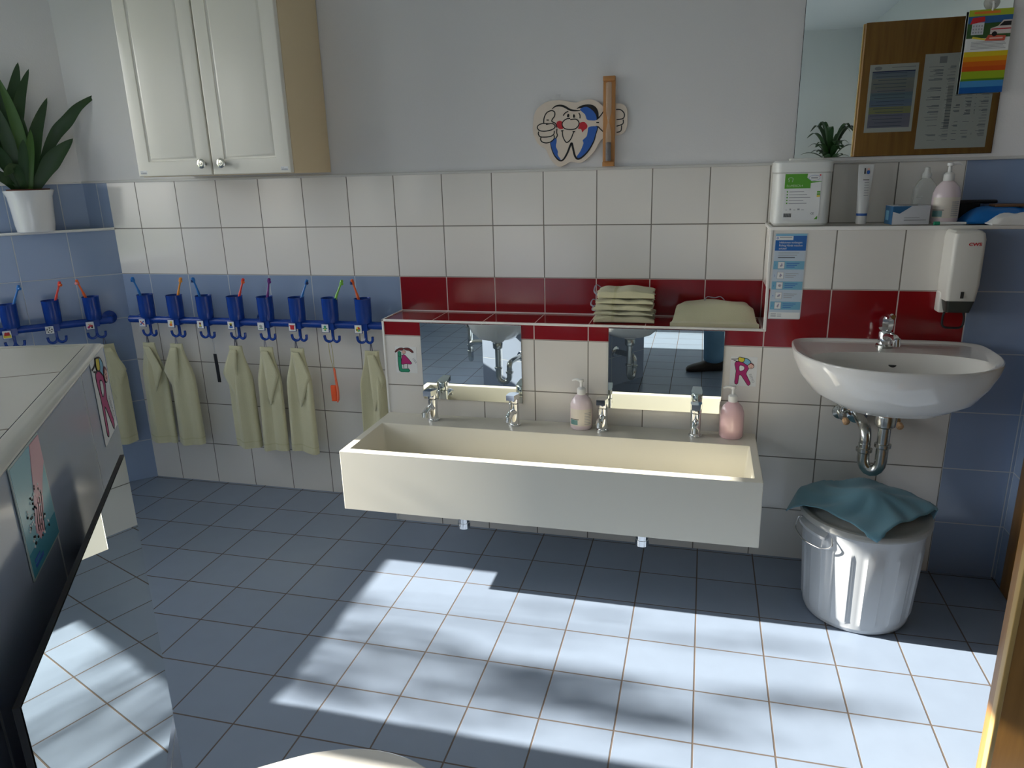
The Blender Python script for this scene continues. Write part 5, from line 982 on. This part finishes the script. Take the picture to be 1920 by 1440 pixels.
J = [((0, 0.0, 0.93), (0.15, 0.10)), ((0, 0, 1.10), (0.135, 0.09)), ((0, 0.0, 1.30), (0.15, 0.095)), ((0, -0.02, 1.44), (0.10, 0.07)), ((0, 0.0, 1.50), 0.055), ((0, 0.02, 1.57), (0.07, 0.085)), ((0, 0.03, 1.66), (0.078, 0.092)), ((0, 0.02, 1.72), (0.05, 0.06)),
     ((-0.17, -0.02, 1.40), 0.058), ((-0.30, -0.01, 1.17), 0.046), ((-0.30, 0.07, 1.345), 0.032), ((0.17, -0.02, 1.40), 0.058), ((0.16, 0.06, 1.17), 0.046), ((-0.08, 0.05, 1.335), 0.032)]
skinned('body', [(V(a), b) for a, b in J], [(0, 1), (1, 2), (2, 3), (3, 4), (4, 5), (5, 6), (6, 7), (3, 8), (8, 9), (9, 10), (3, 11), (11, 12), (12, 13)], skinm, root, 0)
J = [((0, 0, 0.93), (0.165, 0.115)), ((0, 0, 1.10), (0.155, 0.11)), ((0, 0, 1.30), (0.165, 0.115)), ((0, -0.02, 1.41), (0.13, 0.085)), ((-0.17, -0.02, 1.39), 0.070), ((-0.245, -0.015, 1.27), 0.060), ((0.17, -0.02, 1.39), 0.070), ((0.165, 0.02, 1.27), 0.060)]
skinned('shirt', [(V(a), b) for a, b in J], [(0, 1), (1, 2), (2, 3), (3, 4), (4, 5), (3, 6), (6, 7)], shirt, root, 0)
for nm_, fx, fy in (('jeans', 0, 0),):
    J = [((0, 0, 0.98), (0.16, 0.11)), ((0, 0, 0.88), (0.17, 0.115)), ((-0.09, 0.03, 0.78), (0.095, 0.10)), ((-0.10, 0.10, 0.47), (0.070, 0.075)), ((-0.085, 0.15, 0.10), (0.070, 0.075)), ((-0.085, 0.15, 0.055), (0.072, 0.078)), ((0.10, 0.0, 0.78), (0.095, 0.10)), ((0.13, 0.02, 0.47), (0.070, 0.075)), ((0.15, 0.02, 0.10), (0.070, 0.075)), ((0.15, 0.02, 0.055), (0.072, 0.078))]
    skinned('jeans', [(V(a), b) for a, b in J], [(0, 1), (1, 2), (2, 3), (3, 4), (4, 5), (1, 6), (6, 7), (7, 8), (8, 9)], denim, root, 1)
shoe_m = P('dark_leather', (0.025, 0.018, 0.014), 0.4)
for (x, y, a) in ((-0.085, 0.15, 2.9), (0.15, 0.02, 1.5)):
    d_ = V((math.cos(a), math.sin(a), 0)); b_0 = V((x, y, 0)); mb = MB(); R = []
    sd = V((-d_.y, d_.x, 0))
    for t, w, h in ((-0.085, 0.022, 0.045), (-0.075, 0.036, 0.085), (-0.03, 0.040, 0.095), (0.03, 0.042, 0.085), (0.09, 0.047, 0.060), (0.14, 0.045, 0.048), (0.175, 0.032, 0.036), (0.19, 0.016, 0.022)):
        R.append([b_0+d_*t+sd*(w*math.copysign(abs(math.cos(q_))**0.7, math.cos(q_)))+V((0, 0, 0.002+h*(0.5+0.5*math.copysign(abs(math.sin(q_))**0.7, math.sin(q_))))) for q_ in [2*PI*k/16 for k in range(16)]])
    mb.rings(R, shoe_m); mb.build('shoe', root)
mb = MB(); R = []
for z, r in ((1.63, 0.088), (1.68, 0.100), (1.73, 0.096), (1.775, 0.065), (1.79, 0.02)): R.append([V((r*0.86*math.cos(2*PI*k/20), 0.005+r*math.sin(2*PI*k/20)*1.05-(0.012 if z < 1.7 else 0), z)) for k in range(20)])
mb.rings(R, P('hair_brown', (0.07, 0.04, 0.02), 0.8)); mb.build('hair', root)
hx_ = V((-0.165, 0.17, 1.385))
for s, wr_ in ((-1, V((-0.30, 0.07, 1.345))), (1, V((-0.08, 0.05, 1.335)))):
    pm = wr_+V((s*-0.004, 0.02, 0.03)); J = [(wr_, 0.026), (pm, (0.030, 0.018))]; E_ = [(0, 1)]
    for k in range(4):
        b0 = len(J); base = pm+V((0, 0.014, 0.024-0.016*k)); J += [(base, 0.0095), (base+V((-s*0.016, 0.012, 0.004)), 0.0085), (base+V((-s*0.036-0.003*s*(k == 1), 0.004, 0.004)), 0.0078)]; E_ += [(1, b0), (b0, b0+1), (b0+1, b0+2)]
    b0 = len(J); J += [(pm+V((-s*0.012, -0.012, -0.006)), 0.0105), (pm+V((-s*0.032, -0.016, 0.0)), 0.009)]; E_ += [(1, b0), (b0, b0+1)]
    skinned('hand', J, E_, skinm, root, 1, 1)
mb = MB()
for s in (-1, 1): mb.lathe([(0, -0.008), (0.0085, -0.006), (0.011, 0), (0.0085, 0.006), (0, 0.008)], white, (s*0.030, 0.110, 1.665), n=12, axis=(0, 1, 0))
mb.build('eyes', root); mb = MB(); mb.tube([(0, 0.112, 1.665), (0, 0.128, 1.635), (0, 0.112, 1.625)], [0.007, 0.011, 0.009], skinm, 8, smooth=3); mb.build('nose', root)
mb = MB(); mb.tube([(-0.022, 0.106, 1.597), (0, 0.113, 1.595), (0.022, 0.106, 1.597)], 0.005, C('lip', (0.45, 0.16, 0.14)), 8, smooth=3); mb.build('mouth', root)
for s in (-1, 1): mb = MB(); mb.lathe([(0, 0), (0.016, 0.003), (0.018, 0.008), (0.008, 0.010), (0, 0.008)], skinm, (s*0.076, 0.02, 1.65), n=14, axis=(s, 0, 0), sy=1.6); mb.build('ear', root)

# ------------------------------------------------------------------ outdoors: ground and trees that dapple the sun
mb = MB(); mb.quad((-40, -25, -0.5), (XL-0.2, -25, -0.5), (XL-0.2, 25, -0.5), (-40, 25, -0.5), P('lawn', (0.06, 0.10, 0.03), 0.95)); o = mb.build('ground', fix=False); o['kind'] = 'structure'
bark = P('bark', (0.10, 0.07, 0.05), 0.9)
def tree(label, x, y, clumps, seed, trunk_top):
    o = thing('garden_tree', label, 'tree', (x, y, -0.5), group='trees outside the window'); rnd = random.Random(seed)
    mb = MB(); mb.tube([(0, 0, 0), (0.05, 0.05, trunk_top*0.5), (0, 0, trunk_top)], [0.16, 0.12, 0.03], bark, 10, smooth=4); mb.build('trunk', o)
    mb = MB(); bt = V((0, 0, trunk_top*0.6))
    for (cx, cy, cz, rx, ry, rz, n) in clumps:
        c = V((cx-x, cy-y, cz+0.5)); mb.tube([bt, bt.lerp(c, 0.6)+V((0, 0, 0.15)), c], [0.010, 0.003], bark, 6, smooth=3)
    mb.build('branches', o); mb = MB(); vs = []; fs = []
    for (cx, cy, cz, rx, ry, rz, n) in clumps:
        for _ in range(n):
            p = V((rnd.gauss(0, .45)*rx, rnd.gauss(0, .45)*ry, rnd.gauss(0, .45)*rz))+V((cx-x, cy-y, cz+0.5))
            a = V((rnd.uniform(-1, 1), rnd.uniform(-1, 1), rnd.uniform(-1, 1))).normalized()*rnd.uniform(0.022, 0.045); b = a.cross(V((rnd.uniform(-1, 1), rnd.uniform(-1, 1), rnd.uniform(-1, 1)))).normalized()*a.length*0.55
            k = len(vs); vs += [p-a, p-b, p+a, p+b]; fs.append([k, k+1, k+2, k+3])
    mb.add(vs, fs, P('tree_leaf', (0.05, 0.13, 0.02), 0.6)); q_ = mb.build('foliage', o, sharp=3, fix=False); q_['kind'] = 'stuff'
    return o
XT = -8.5
DN = 0.40
def tgt(x0, y0, rx, ry, n): return (XT+random.uniform(-0.3, 0.3), y0, (x0-XT)*SUNK, 0.25, ry, rx*SUNK, int(n*DN))
cl_ = [tgt(x_, y_, rx_, ry_, n_) for x_, y_, rx_, ry_, n_ in (
    (0.42, -0.93, 0.25, 0.035, 34), (0.25, -0.80, 0.16, 0.03, 8), (0.50, -1.00, 0.25, 0.04, 26), (0.60, -1.03, 0.32, 0.06, 85), (0.62, -1.14, 0.32, 0.06, 80), (0.88, -1.05, 0.30, 0.06, 70), (0.93, -1.13, 0.30, 0.06, 74), (0.40, -1.18, 0.32, 0.05, 60), (0.22, -1.23, 0.25, 0.05, 60), (0.68, -1.25, 0.35, 0.04, 26),
    (0.18, -1.12, 0.16, 0.04, 22), (1.10, -1.10, 0.3, 0.06, 56), (1.26, -1.12, 0.22, 0.04, 24), (1.30, -0.98, 0.26, 0.03, 34), (1.44, -0.74, 0.24, 0.025, 24), (1.0, -0.86, 0.3, 0.03, 14), (1.12, -0.78, 0.26, 0.03, 12), (0.52, -0.70, 0.26, 0.02, 8), (0.12, -1.0, 0.09, 0.14, 14), (1.62, -1.05, 0.3, 0.05, 12), (0.05, -1.1, 0.10, 0.2, 30))]
tree('leafy garden tree directly outside the first window', XT, -1.0, cl_, 3, 4.3)
cl2 = [(-11+random.uniform(-1.5, 1.5), -3.8+random.uniform(-2, 1.5), 3.0+random.uniform(-1.5, 1.2), 0.9, 0.9, 0.8, 90) for _ in range(9)]
tree('bushy garden tree farther along the lawn', -11, -4.5, cl2, 9, 3.4)
